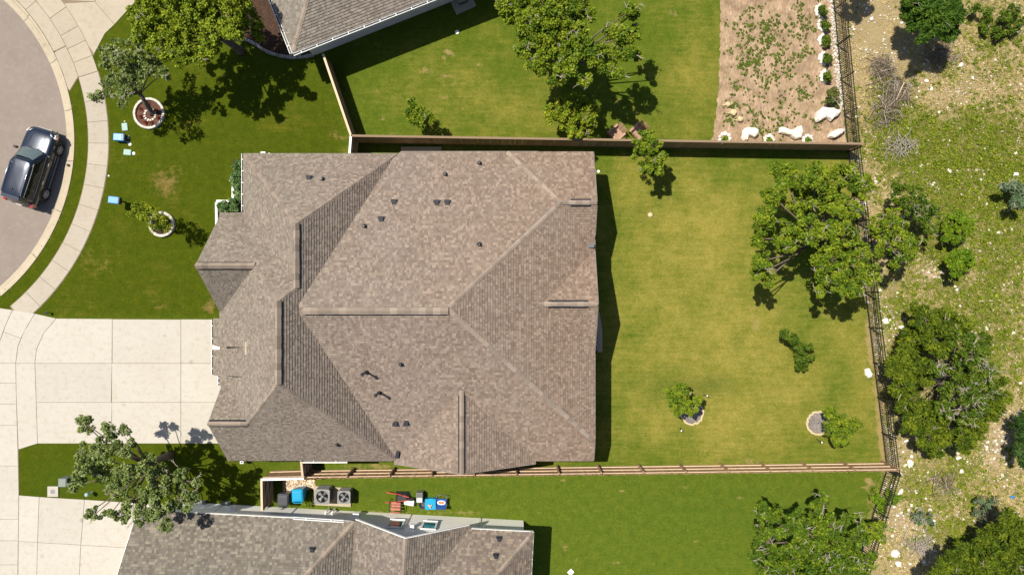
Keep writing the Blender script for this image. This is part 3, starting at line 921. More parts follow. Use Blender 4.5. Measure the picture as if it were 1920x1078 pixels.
R.block(rect(1005, 304, 1101.5, 466.5), [mN, (0, .5, 4.469 - .5 * (539 - 398) / S)])     # patio gable, north-east
R.block(rect(980, 466.5, 1101.5, 690), [(0, -.5, 4.96 + .5 * (539 - 566) / S), (0, .55, 4.96 - .55 * (539 - 566) / S)])
gz = 5.05; gx = 877.5
R.block(rect(756, 690, 1001, 844.5), [(.54, 0, gz - .54 * (gx - 960) / S), (-.54, 0, gz + .54 * (gx - 960) / S)])
build_roof(R, main, TONES_MAIN, 'fascia', (.06, .08, .11, .14, .18))

def rline(a, b, drop=.5, **k): caps(main, R.at(*a), R.at(*b), drop, **k)
ridge_z = 7.18
p0, p1 = P(573, 583, 7.178), P(838, 583, 7.178)
ridge_vent(main, P(571, 583, 7.17), P(836, 583, 7.17)); caps(main, P(570, 583, 7.17), P(840, 583, 7.17), .5, raise_=.07, w=.165)
def hipx(z): return 960 + (5.68 - z) / .48 * S
caps(main, T(hipx(7.13), 304 + 4.13 * 64, 7.13), T(hipx(4.5), 304 + 1.5 * 64, 4.5), .34)
caps(main, T(hipx(7.13), 838.7 - 4.13 * 64, 7.13), T(hipx(3.62), 838.7 - .62 * 64, 3.62), .34)
caps(main, T(hipx(4.47), 398, 4.47), T(952, 306, 3.04), .0)
# west wing ridges
zA = 3 + ((761 - 494.7) / 2) / S; xA = (761 + 494.7) / 2
zB = 3 + ((761 - 453) / 2) / S; xB = (761 + 453) / 2
yA0 = 307.7 + (zA - 3) * S; yA1 = 410 + (zA - 3) / 1.03 * S
yB0 = 410 + (zB - 3) / 1.03 * S; yB1 = 838.7 - (zB - 3) * S
ridge_vent(main, T(xA, yA0 + 2, zA), T(xA, yA1 - 8, zA), .34, .11, 1); caps(main, T(xA, yA0, zA), T(xA, yA1, zA), 1, raise_=.10, w=.15)
ridge_vent(main, T(xB, yB0 + 2, zB), T(xB, yB1 - 2, zB), .34, .11, 1); caps(main, T(xB, yB0, zB), T(xB, yB1, zB), 1, raise_=.10, w=.15)
caps(main, T(498, 311, 3.1), T(xA, yA0, zA), .7); caps(main, T(757, 312, 3.1), T(xA, yA0, zA), .7)
caps(main, T(xA, yA1, zA), T(xB, yB0, zB), .7)
caps(main, T(757, 834.7, 3.1), T(xB, yB1, zB), .7)
zE = 3 + (585.5 - 0) * 0
yE = (585.5 * 1.2 + 410 * 1.03) / 2.23; zE = 3 + 1.03 * (yE - 410) / S; xE = 453 + (zE - 3) * S
caps(main, T(xE, yE, zE), T(xB, yB0, zB), .7)
ridge_vent(main, T(458, yE, zE), T(xE - 5, yE, zE), .38, .10, 1.1); caps(main, T(457, yE, zE), T(xE, yE, zE), 1.1, raise_=.09, w=.15)
yG = (680 + 838.7) / 2; zG = 3 + (838.7 - yG) / S; xG = 453 + (zG - 3) * S
ridge_vent(main, T(469, yG, zG), T(xG - 2, yG, zG), .36, .08, 1); caps(main, T(468.5, yG, zG), T(xG, yG, zG), 1, raise_=.075)
caps(main, T(xG, yG, zG), T(xB, yB1, zB), .7)
ridge_vent(main, P(1070, 380, 4.47), P(1108, 380, 4.47)); caps(main, P(1054, 380, 4.47), P(1118.5, 380, 4.47), .5, raise_=.065)
ridge_vent(main, P(1028, 570, 4.96), P(1103, 570, 4.96)); caps(main, P(1008, 570, 4.96), P(1120, 570, 4.96), .5, raise_=.065)
yg0 = 838.7 - (gz - 3) / .5 * S
ridge_vent(main, T(gx, yg0 + 8, gz), T(gx, 843, gz), .36); caps(main, T(gx, yg0, gz), T(gx, 844, gz), .54, raise_=.065)

# box vents and pipe vents on the roof
def box_vent(px, py, s=.26, parent=main, roof=R):
    c = roof.at(px, py) - parent.location
    g = G(); h = .13
    vs = [(c.x - s / 2, c.y - s / 2, c.z - .12), (c.x + s / 2, c.y - s / 2, c.z - .12), (c.x + s / 2, c.y + s / 2, c.z - .12), (c.x - s / 2, c.y + s / 2, c.z - .12)]
    t = .8
    vs += [(c.x + sx * s / 2 * t, c.y + sy * s / 2 * t, c.z + h) for sx, sy in ((-1, -1), (1, -1), (1, 1), (-1, 1))]
    g.add(vs, [(4, 5, 6, 7), (0, 1, 5, 4), (1, 2, 6, 5), (2, 3, 7, 6), (3, 0, 4, 7)])
    g.box((c.x, c.y, c.z + .015), (s * 1.35, s * 1.35, .02))
    g.build('roof_vent', M['vent'], parent)
for v in ((739, 380), (819, 381), (839, 381), (715, 412), (742, 793), (762, 792), (580, 335)): box_vent(*v)
def pipe_vent(px, py, h=.32, r=.05, parent=main, roof=R, boot=True):
    b = roof.at(px, py) - parent.location
    g = G(); g.tube([b - Vector((0, 0, .1)), b + Vector((0, 0, h))], r, 8)
    if boot: g.lathe([(.15, .02), (.09, .06), (r + .01, .16)], b, 8)
    g.build('pipe_vent', M['dark_metal'], parent)
for v in ((899, 307), (835, 328), (899, 459), (684, 425), (605, 337), (633, 832), (752, 682)): pipe_vent(*v)
def flue(px, py):
    b = R.at(px, py) - main.location
    g = G(); g.tube([b - Vector((0, 0, .1)), b + Vector((0, 0, 1.0))], .05, 8); g.lathe([(.09, 1.0), (.10, 1.06), (.02, 1.12)], b, 8)
    g.lathe([(.15, .02), (.09, .06), (.06, .16)], b, 8)
    g.build('flue_pipe', M['dark_metal'], main)
flue(688, 697); flue(712, 735)
# small details on the roof
b = R.at(461.5, 653) - main.location
G().box((b.x, b.y, b.z + .03), (.08, .66, .07)).build('flashing', M['curb'], main)
for py_ in (651, 706):  # dark wedge plates stand in for the shadow beside the canopy cheeks
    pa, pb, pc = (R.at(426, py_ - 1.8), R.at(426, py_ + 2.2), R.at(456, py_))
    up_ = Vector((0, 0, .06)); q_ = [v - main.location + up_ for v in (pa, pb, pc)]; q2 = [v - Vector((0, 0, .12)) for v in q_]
    gz_ = G(); gz_.add(q_ + q2, [(0, 1, 2), (0, 3, 4, 1), (1, 4, 5, 2), (2, 5, 3, 0)]); gz_.build('shadow_wedge', M['dark_metal'], main)
b = R.at(745, 850) - main.location
G().box((b.x + .02, b.y - .02, b.z + .10), (.17, .40, .2), rz=-.25).build('diverter', M['vent'], main)
b = R.at(1107, 461) - main.location
G().box((b.x, b.y, b.z + .06), (.38, .2, .12)).build('scupper', M['dark_grey'], main)
# white end board between the two canopies
c = P(410, 651, 3.0) - main.location
G().box((c.x, c.y, c.z - .05), (.62, .24, .1)).build('canopy_beam', M['white'], main)

def gutter(parent, a, b, m='white', w=.12, hang=.75):
    """open eaves channel with hanger straps"""
    a, b = Vector(a) - parent.location, Vector(b) - parent.location
    x = (b - a).normalized(); y = Vector((0, 0, 1)).cross(x)
    g = G(); t = .016
    for off, (ww, hh), zc in ((0, (w, t), -.11), (w / 2, (t, .11), -.055), (-w / 2, (t, .11), -.055)):
        g.bar(a + y * off + Vector((0, 0, zc)), b + y * off + Vector((0, 0, zc)), ww, hh)
    g.bar(a + y * -(w / 2 + .008), b + y * -(w / 2 + .008), .022, .022); g.bar(a + y * (w / 2 + .008), b + y * (w / 2 + .008), .022, .022)
    o = g.build('gutter', M[m], parent)
    gi = G(); gi.bar(a + Vector((0, 0, -.098)), b + Vector((0, 0, -.098)), w - .02, .004); gi.build('gutter_bed', M['dark_grey'], parent)
    L = (b - a).length; n = max(1, int(L / hang)); h = G()
    for k in range(n + 1):
        p = a + x * (L * (k + .5) / (n + 1))
        hg = G(); hg.bar(p + y * (w / 2), p - y * (w / 2), .035, .018); hg.build('gutter_hanger', M['white'], parent)
gutter(main, P(455.5, 288, 3.0), P(455.5, 397, 3.0), 'white')
gutter(main, P(399, 599, 2.97), P(399, 646, 2.97)); gutter(main, P(399, 656, 2.97), P(399, 702, 2.97))
gutter(main, P(410.5, 704, 2.95), P(410.5, 722, 2.95))
gutter(main, P(567, 864.5, 3.0), P(651, 864.5, 3.0), 'cream', .14, 5)

# walls under the roof, gables closed up to the roof planes
def wall_strip(g, loc, roof, pts, base=0.0):
    """vertical wall along ground-pixel points; its top follows the roof from below"""
    for (a, b) in zip(pts, pts[1:]):
        A, B = T(*a), T(*b); L = (B - A).length; n = max(1, int(L / .3))
        top = []
        for k in range(n + 1):
            p = A.lerp(B, k / n); z = roof.z(p.x, p.y)
            top.append((p, (z if z is not None else 2.9) - .09))
        for (p, zp), (q, zq) in zip(top, top[1:]):
            g.add([(p.x - loc.x, p.y - loc.y, base - loc.z), (q.x - loc.x, q.y - loc.y, base - loc.z), (q.x - loc.x, q.y - loc.y, zq - loc.z), (p.x - loc.x, p.y - loc.y, zp - loc.z)], [(0, 1, 2, 3)])
g = G()
wall_strip(g, main.location, R, [(507, 320), (770, 320), (770, 316), (1089, 316), (1089, 826), (1000, 826), (1000, 830), (760, 830), (760, 826), (480, 826), (480, 705), (466, 705), (466, 586), (470, 586), (470, 422), (507, 422), (507, 320)])
g.build('wall', M['stone_wall'], main)
def panel(parent, a, b, z0, z1, m, name, out, th=.06, sub=None):
    """thin upright panel between ground pixels a and b"""
    A, B = T(*a), T(*b); c = (A + B) / 2 + Vector(out) * th * .5
    d = B - A
    g = G(); g.box((c.x - parent.location.x, c.y - parent.location.y, (z0 + z1) / 2 - parent.location.z), (d.length, th, z1 - z0), rz=math.atan2(d.y, d.x))
    return g.build(name, M[m], parent)
W_ = (-1, 0, 0); E_ = (1, 0, 0); N_ = (0, 1, 0); S_ = (0, -1, 0)
for y0, y1 in ((598, 640), (650, 690)):
    gd = root_ = panel(main, (466, y0), (466, y1), .05, 2.25, 'fascia', 'garage_door', W_)
    for k in range(3):
        panel(main, (464, y0 + 1), (464, y1 - 1), .12 + k * .72, .74 + k * .72, 'stone_wall', 'door_panel', W_, .03).parent = main
panel(main, (470, 490), (470, 522), .05, 2.2, 'brown_wood', 'front_door', W_)
for (a, b, out) in (((507, 345), (507, 385), W_), ((480, 750), (480, 790), W_), ((1089, 500), (1089, 545), E_), ((1089, 720), (1089, 780), E_), ((560, 826), (600, 826), S_), ((900, 830), (940, 830), S_), ((830, 316), (880, 316), N_)):
    panel(main, a, b, .85, 2.25, 'white', 'window_frame', out, .07)
    t = .88
    m_ = ((a[0] + b[0]) / 2, (a[1] + b[1]) / 2)
    panel(main, (m_[0] + (a[0] - m_[0]) * t + out[0] * 1.6, m_[1] + (a[1] - m_[1]) * t - out[1] * 1.6), (m_[0] + (b[0] - m_[0]) * t + out[0] * 1.6, m_[1] + (b[1] - m_[1]) * t - out[1] * 1.6), .93, 2.17, 'glass', 'window_pane', out, .03)
# concrete pads at the house foot
def pad(px, m, z, name, label, cat, group=None, th=.12):
    pts = [tuple(T(x, y)[:2]) for x, y in px]
    c = (sum(p[0] for p in pts) / len(pts), sum(p[1] for p in pts) / len(pts))
    pts = [(p[0] - c[0], p[1] - c[1]) for p in pts]
    if area(pts) < 0: pts = pts[::-1]
    g = G(); g.prism(pts, -th, 0); o = g.build(name, m); o.location = (c[0], c[1], z)
    return tag(o, label, cat, group)
pad([(1085, 600), (1124, 586), (1129, 620), (1129, 660), (1085, 660)], M['concrete'], .07, 'patio_slab', 'grey concrete patio edge showing below the east eave in the house shadow', 'patio')
pad([(752, 276), (828, 276), (828, 300), (752, 300)], M['concrete'], .09, 'patio_slab', 'narrow pale slab with pinkish edge between the north wall and the plank fence', 'patio')
rb = G()
c = P(1122, 640, .25)
for k in range(5):
    q = T(1119 + RND.uniform(-3, 2), 625 + k * 8, .13); rb.box(q, (.10, .16, .12), rz=RND.uniform(0, 1))
tag(rb.build('stacked_blocks', M['bark_trunk']), 'row of dark small blocks lying on the patio edge below the east eave', 'blocks')

# ------------------------------------------------------------------ north neighbour
ang = math.radians(21.4)
cn = T(577, 130)
north = thing('house', 'neighbouring house cut by the top edge, grey hip roof with open white gutters', 'house', (cn.x, cn.y, 0))
ex = Vector((math.cos(ang), math.sin(ang))); ey = Vector((-math.sin(ang), math.cos(ang)))
def NL(u, v, z=0): return Vector((cn.x + ex.x * u + ey.x * v, cn.y + ex.y * u + ey.y * v, z))
def plane_uv(du, dv, c): return (du * ex.x + dv * ey.x, du * ex.y + dv * ey.y, c - (du * ex.x + dv * ey.x) * cn.x - (du * ex.y + dv * ey.y) * cn.y)
RN = Roof()
RN.block([tuple(NL(u, v)[:2]) for u, v in ((0, 0), (15, 0), (15, 12), (0, 12))], [plane_uv(0, .5, 2.75), plane_uv(.5, 0, 2.75), plane_uv(-.5, 0, 2.75 + 7.5), plane_uv(0, -.5, 2.75 + 6)])
build_roof(RN, north, TONES_NORTH, 'white', (.08, .1, .14, .18))
caps(north, NL(.1, .1, 2.8), NL(6, 6, 5.75), .35)
gutter(north, NL(0, -.075, 2.74), NL(14.8, -.075, 2.74), 'white', .15, .95)
gutter(north, NL(-.075, 0, 2.74), NL(-.075, 11.8, 2.74), 'white', .15, .95)
g = G(); iw = .6
ring = [NL(iw, iw), NL(14.4, iw), NL(14.4, 11.4), NL(iw, 11.4)]
for a, b in zip(ring, ring[1:] + ring[:1]):
    g.add([(a.x - cn.x, a.y - cn.y, 0), (b.x - cn.x, b.y - cn.y, 0), (b.x - cn.x, b.y - cn.y, 2.9), (a.x - cn.x, a.y - cn.y, 2.9)], [(0, 1, 2, 3)])
g.build('wall', M['grey_wall'], north)
def on_wall(parent, f, u0, u1, v, z0, z1, m, name, th=.06, out=(0, -1), par=None):
    a, b = f(u0, v), f(u1, v); d = b - a; c = (a + b) / 2
    g = G(); g.box((c.x - parent.location.x, c.y - parent.location.y, (z0 + z1) / 2), (d.length, th, z1 - z0), rz=math.atan2(d.y, d.x))
    return g.build(name, M[m], par or parent)
wu = 5.7
on_wall(north, NL, wu, wu + 1.15, iw - .03, 1.0, 2.3, 'dark_metal', 'window_frame', .07)
on_wall(north, NL, wu + .09, wu + 1.06, iw - .06, 1.09, 2.21, 'glass', 'window_pane', .03)
pad([(840, -6), (856, 29), (893, 12), (878, -22)], M['concrete'], .06, 'patio_slab', 'square concrete pad beside the neighbouring house at the top edge', 'patio')
gr = thing('grill', 'grey covered box grill standing on the concrete pad at the top edge', 'grill', T(868, 4), math.radians(21))
G().box((0, 0, .52), (.62, .42, .16)).box((0, 0, .22), (.5, .34, .42)).build('cabinet', M['dark_grey'], gr)
G().add([(-.33, -.23, .60), (.33, -.23, .60), (.33, .23, .60), (-.33, .23, .60), (-.24, -.12, .76), (.24, -.12, .76), (.24, .14, .76), (-.24, .14, .76)], [(4, 5, 6, 7), (0, 1, 5, 4), (1, 2, 6, 5), (2, 3, 7, 6), (3, 0, 4, 7), (0, 3, 2, 1)]).build('lid', M['grey_metal'], gr)

# ------------------------------------------------------------------ south neighbour
sa = math.atan2(-.051, 1)                # the eave runs slightly downhill in the picture
co = T(311, 925)
south = thing('house', 'neighbouring house at the bottom edge with grey-brown roof and white north wall', 'house', (co.x, co.y, 0))
fx = Vector((math.cos(sa), math.sin(sa))); fy = Vector((math.sin(sa), -math.cos(sa)))      # v runs south, into the house
def SL(u, v, z=0): return Vector((co.x + fx.x * u / S + fy.x * v / S, co.y + fx.y * u / S + fy.y * v / S, z))
def plane_s(du, dv, u0, v0, z0):
    gx_, gy_ = du * fx.x + dv * fy.x, du * fx.y + dv * fy.y
    p = SL(u0, v0); return (gx_, gy_, z0 - gx_ * p.x - gy_ * p.y)
def sp(*uv): return [tuple(SL(u, v)[:2]) for u, v in uv]
RS = Roof()
RS.block(sp((0, 0), (377, 0), (377, 300), (0, 300)), [plane_s(0, .6, 0, 0, 3), plane_s(-.69, 0, 377, 0, 3), plane_s(0, -.6, 0, 330, 3)])
RS.block(sp((480, 3), (687, 3), (687, 300), (480, 300)), [plane_s(0, .7, 0, 3, 3), plane_s(-.7, 0, 687, 0, 3), plane_s(0, -.7, 0, 300, 3)])
RS.block(sp((377, -3), (576, -3), (576, 300), (377, 300)), [plane_s(.77, 0, 377, 0, 3), plane_s(-.77, 0, 576, 0, 3)])
build_roof(RS, south, TONES_SOUTH, 'white', (.08, .1, .13, .17, .21))
def sline(a, b, d=.5): caps(south, RS.at(*a), RS.at(*b), d)
caps(south, SL(376, 1, 3.03), SL(227, 172.5, 3 + .6 * 172.5 / S), .45); caps(south, SL(686, 4, 3.03), SL(537, 153, 3 + .7 * 150 / S), .5)
zr_ = 3 + .77 * 99.5 / S; caps(south, SL(476.5, -2, zr_), SL(476.5, 298, zr_), .77)
g = G()
wall_strip(g, south.location, RS, [tuple(((q.x * S) + 960, 539 - q.y * S)) for q in (SL(14, 40), SL(14, 14), SL(672, 16), SL(672, 280), SL(14, 280), SL(14, 40))])
g.build('wall', M['cream'], south)
def sw(px, z): # u on the north wall for a photo column
    return None
def wall_pt(px, py):
    """point of the north wall (v = 14..16) seen at that pixel"""
    lo, hi = 0.0, 6.0
    for _ in range(40):
        z = (lo + hi) / 2; p = P(px, py, z)
        v = ((p.x - co.x) * fy.x + (p.y - co.y) * fy.y) * S
        if v > 15.2: lo = z
        else: hi = z
    return P(px, py, (lo + hi) / 2)
for (xa, xb, ya, yb) in ((733, 752, 977, 990), (795, 815, 980, 993)):
    A = wall_pt(xa, ya); B = wall_pt(xb, yb)
    ua = ((A.x - co.x) * fx.x + (A.y - co.y) * fx.y) * S; ub = ((B.x - co.x) * fx.x + (B.y - co.y) * fx.y) * S
    z0, z1 = min(A.z, B.z), max(A.z, B.z)
    z0 -= .15; z1 += .1
    on_wall(south, SL, ua - 2, ub + 2, 12.6, z0, z0 + .09, 'white', 'window_sill', .09)
    for u0, u1, zz0, zz1 in ((ua - 2, ua + 1, z0, z1), (ub - 1, ub + 2, z0, z1), (ua - 2, ub + 2, z1 - .09, z1 + .02)):
        on_wall(south, SL, u0, u1, 13.2, zz0, zz1, 'white', 'window_frame', .06)
    on_wall(south, SL, ua, ub, 13.9, z0, z1, 'glass', 'window_pane', .05)
for u in (110, 245, 460, 590):
    on_wall(south, SL, u, u + .9, 13.7, .05, 2.75, 'grey_wall', 'wall_joint', .03)
for (px, py, w, h, m_, nm) in ((668, 968, .35, .35, 'white', 'wall_lamp'), (773, 990, .22, .34, 'white', 'wall_vent'), (425, 946, .5, .45, 'sage', 'meter_box'), (437, 957, .3, .3, 'white', 'junction_box'), (378, 942, .6, .5, 'grey_metal', 'meter_box')):
    A = wall_pt(px, py); ua = ((A.x - co.x) * fx.x + (A.y - co.y) * fx.y) * S
    on_wall(south, SL, ua - w * 16, ua + w * 16, 11.5, A.z - h / 2, A.z + h / 2, m_, nm, .22)
for px, py in ((614, 960), (626, 960)):
    A = wall_pt(px, py); g = G(); a_ = A - south.location
    g.tube([a_ + Vector((.0, .12, -1.0)), a_ + Vector((0, .12, .3)), a_ + Vector((0, .02, .45))], .05, 6); g.build('conduit', M['white'], south)
gutter(south, RS.at(551, 971) + Vector((0, .02, .06)), RS.at(645, 977) + Vector((0, .02, .06)), 'white', .09, 9)
for px, py in ((586, 1030), (930, 1042), (936, 1010)): box_vent(px, py, .24, south, RS)

# ------------------------------------------------------------------ fences
PLANKS = []
for k in range(4):
    g = G(); w = .138; h = 1.80 + .02 * k
    vs = [(-w / 2, -.01, 0), (w / 2, -.01, 0), (w / 2, .01, 0), (-w / 2, .01, 0), (-w / 2, -.01, h - .03), (w / 2, -.01, h - .03), (w / 2, .01, h - .03), (-w / 2, .01, h - .03),
          (-w / 2 + .03, -.01, h), (w / 2 - .03, -.01, h), (w / 2 - .03, .01, h), (-w / 2 + .03, .01, h)]
    g.add(vs, [(0, 1, 5, 4), (1, 2, 6, 5), (2, 3, 7, 6), (3, 0, 4, 7), (4, 5, 9, 8), (5, 6, 10, 9), (6, 7, 11, 10), (7, 4, 8, 11), (8, 9, 10, 11)])
    PLANKS.append(g.mesh('plank', M['fence_wood'] if k < 3 else M['fence_wood']))

def plank_fence(label, a, b, side, group, post_m='fence_wood', rails=(.3, .95, 1.6), cap=None, pitch=.141, h=1.83, post_step=2.4, rail_m='pale_wood', braces=False, posts=True):
    """a, b: ground pixels; rails and posts stand on `side` (+1 = left of a->b)"""
    A, B = T(*a), T(*b); d = B - A; L = d.length; d.normalize(); n = Vector((-d.y, d.x, 0)) * side
    t = thing('plank_fence', label, 'fence', A, 0, group)
    rz = math.atan2(d.y, d.x); k = int(L / pitch)
    for i in range(k):
        o = link('plank', RND.choice(PLANKS), t)
        o.location = d * ((i + .5) * L / k) + Vector((0, 0, RND.uniform(-.015, .015) + (h - 1.83)))
        o.rotation_euler = (RND.uniform(-.01, .01), RND.uniform(-.006, .006), rz); o.scale = (L / k / .141, 1, 1)
    for z in rails:
        g = G(); g.bar(n * .032 + Vector((0, 0, z)), d * L + n * .032 + Vector((0, 0, z)), .04, .09); g.build('rail', M[rail_m], t)
    if posts:
        m = max(1, round(L / post_step))
        for i in range(m + 1):
            g = G(); c = d * (L * i / m) + n * .10
            g.box((c.x, c.y, h / 2 - .02), (.09, .09, h), rz=rz); g.build('post', M[post_m], t)
    if braces:
        for z0, z1 in ((.25, 1.0), (1.0, 1.6)):
            g = G(); g.bar(n * .06 + Vector((0, 0, z0)), d * L * .9 + n * .06 + Vector((0, 0, z1)), .04, .09); g.build('brace', M['pale_wood'], t)
    if cap:
        g = G(); c = Vector((0, 0, h + .03)); g.bar(c, d * L + c, .12, .04); g.build('cap_board', M[cap], t)
    return t
WG = 'wooden plank fences between the gardens'
plank_fence('long brown plank fence between the north garden and the house, shaded south face', (672, 268), (1589, 282.5), 1, WG, posts=False, cap='brown_wood', rails=(.35, 1.5), rail_m='fence_wood')
plank_fence('short slanting plank fence from the grey neighbouring house to the long plank fence', (622, 122), (672, 268), -1, WG, cap='pale_wood', posts=False, rails=(.4, 1.5), rail_m='fence_wood')
plank_fence('very short plank fence between the long north fence and the house roof', (672, 268), (668, 318), 1, WG, cap='white', posts=False, rails=(.4, 1.5))
plank_fence('long plank fence with its pale posts and three rails showing, south of the house', (588, 881), (1652, 867), 1, WG, post_m='fence_wood')
plank_fence('short plank fence with white cap board beside the charcoal wheeled bin', (511, 882), (588, 880), 1, WG, cap='white', posts=False, rails=(.4, 1.5))
plank_fence('plank gate with diagonal braces behind the charcoal wheeled bin', (512, 884), (513, 938), 1, WG, cap='pale_wood', posts=False, braces=True)
plank_fence('plank gate with diagonal braces beside the two fans under the house eave', (582, 840), (586, 879), 1, WG, cap='pale_wood', posts=False, braces=True)

pm = G(); pm.box((0, 0, .70), (.021, .021, 1.40)).mesh
PICKET = pm.mesh('picket', M['pick'])
def metal_fence(label, a, b, group, posts):
    A, B = T(*a), T(*b); d = B - A; L = d.length; d.normalize()
    t = thing('metal_fence', label, 'fence', A, 0, group); rz = math.atan2(d.y, d.x)
    n = int(L / .118)
    for i in range(n):
        o = link('picket', PICKET, t); o.location = d * ((i + .5) * L / n) + Vector((0, 0, .06)); o.rotation_euler = (0, 0, rz)
    for z in (.14, 1.16, 1.44):
        g = G(); g.bar((0, 0, z), d * L + Vector((0, 0, z)), .04, .04); g.build('rail', M['pick'], t)
    m = max(1, round(L / 2.14))
    for i in range(m + 1):
        g = G(); c = d * (L * i / m); g.box((c.x, c.y, .76), (.065, .065, 1.52), rz=rz); g.box((c.x, c.y, 1.535), (.08, .08, .03), rz=rz); g.build('post', M['pick'], t)
MG = 'black metal picket fences along the rough ground'
metal_fence('black metal picket fence beside the pale mulch bed at the top', (1550, -110), (1589, 281), MG, 0)
metal_fence('black metal picket fence along the wide yellowish yard behind the house', (1589, 285), (1661, 876), MG, 0)
metal_fence('black metal picket fence slanting down beside the southern lawn to the bottom edge', (1661, 879), (1592, 1105), MG, 0)

# ------------------------------------------------------------------ foliage
def leaf_arrays(Cn, Rn, per, size, cols, up=.7, asp=1.6, rng=NP, outward=None, jit=.35, flat=1.0):
    Cn = np.asarray(Cn, float); Rn = np.asarray(Rn, float); k = len(Cn)
    per = np.maximum(3, (per * np.ones(k)).astype(int))
    ci = np.repeat(np.arange(k), per); n = len(ci)
    d = rng.normal(size=(n, 3)); d /= np.linalg.norm(d, axis=1)[:, None]
    r = Rn[ci] * rng.random(n) ** .45
    pos = Cn[ci] + d * r[:, None] * np.array([1, 1, flat])
    nrm = rng.normal(size=(n, 3)) * .75 + np.array([0, 0, up]) + d * .45
    nrm /= np.linalg.norm(nrm, axis=1)[:, None]
    t = rng.normal(size=(n, 3)) if outward is None else (outward[ci] + d * .9 + rng.normal(size=(n, 3)) * .35)
    t -= nrm * (t * nrm).sum(1)[:, None]; t /= np.linalg.norm(t, axis=1)[:, None] + 1e-9
    b = np.cross(nrm, t)
    s = size * (1 + jit * rng.normal(size=n)).clip(.45, 1.9)
    hl = (s * .5 * asp ** .5)[:, None]; hw = (s * .5 / asp ** .5)[:, None]
    v = np.stack([pos - t * hl, pos + b * hw + nrm * hw * .25, pos + t * hl, pos - b * hw + nrm * hw * .25], 1).reshape(-1, 3)
    cols = np.asarray(cols, float)
    cf = rng.random(k); pick = np.clip(cf[ci] * .48 + rng.random(n) * .52, 0, .9999) * (len(cols) - 1)
    i0 = pick.astype(int); f = (pick - i0)[:, None]
    c = (cols[i0] * (1 - f) + cols[i0 + 1] * f) * (.8 + .4 * rng.random(n))[:, None]
    return v, np.repeat(c, 4, 0)
def leaf_object(name, v, c, m, parent=None, loc=(0, 0, 0), kind=None):
    v = v - np.array(loc)
    f = np.arange(len(v)).reshape(-1, 4)
    return link(name, np_mesh(name, v, f, m, attrs={'Col': c}), parent, kind=kind)

OAK = [(0.028, 0.06, 0.004), (0.065, 0.11, 0.005), (0.125, 0.17, 0.006), (.185, .222, .010), (.225, .235, .014)]
OAKY = [(0.045, 0.08, 0.004), (0.1, 0.145, 0.005), (0.17, 0.205, 0.007), (.235, .25, .012), (.26, .24, .016)]
OAKD = [(0.022, 0.05, 0.005), (0.05, 0.092, 0.006), (0.085, 0.13, 0.008), (0.14, 0.17, 0.014)]
GREY = [(0.0607, 0.0878, 0.0243), (0.108, 0.135, 0.0432), (0.1688, 0.1917, 0.0743), (0.2565, 0.27, 0.1283), (0.324, 0.3172, 0.1755)]
BRIGHT = [(0.04, 0.1, 0.004), (0.085, 0.155, 0.005), (0.13, 0.2, 0.008), (0.19, 0.235, 0.012)]
CEDAR = [(0.024, 0.045, 0.003), (0.065, 0.09, 0.004), (0.125, 0.145, 0.005), (0.2, 0.2, 0.009)]
SILV = [(0.0405, 0.081, 0.0297), (0.0743, 0.1215, 0.054), (0.1215, 0.162, 0.0878), (0.2025, 0.2295, 0.1485)]

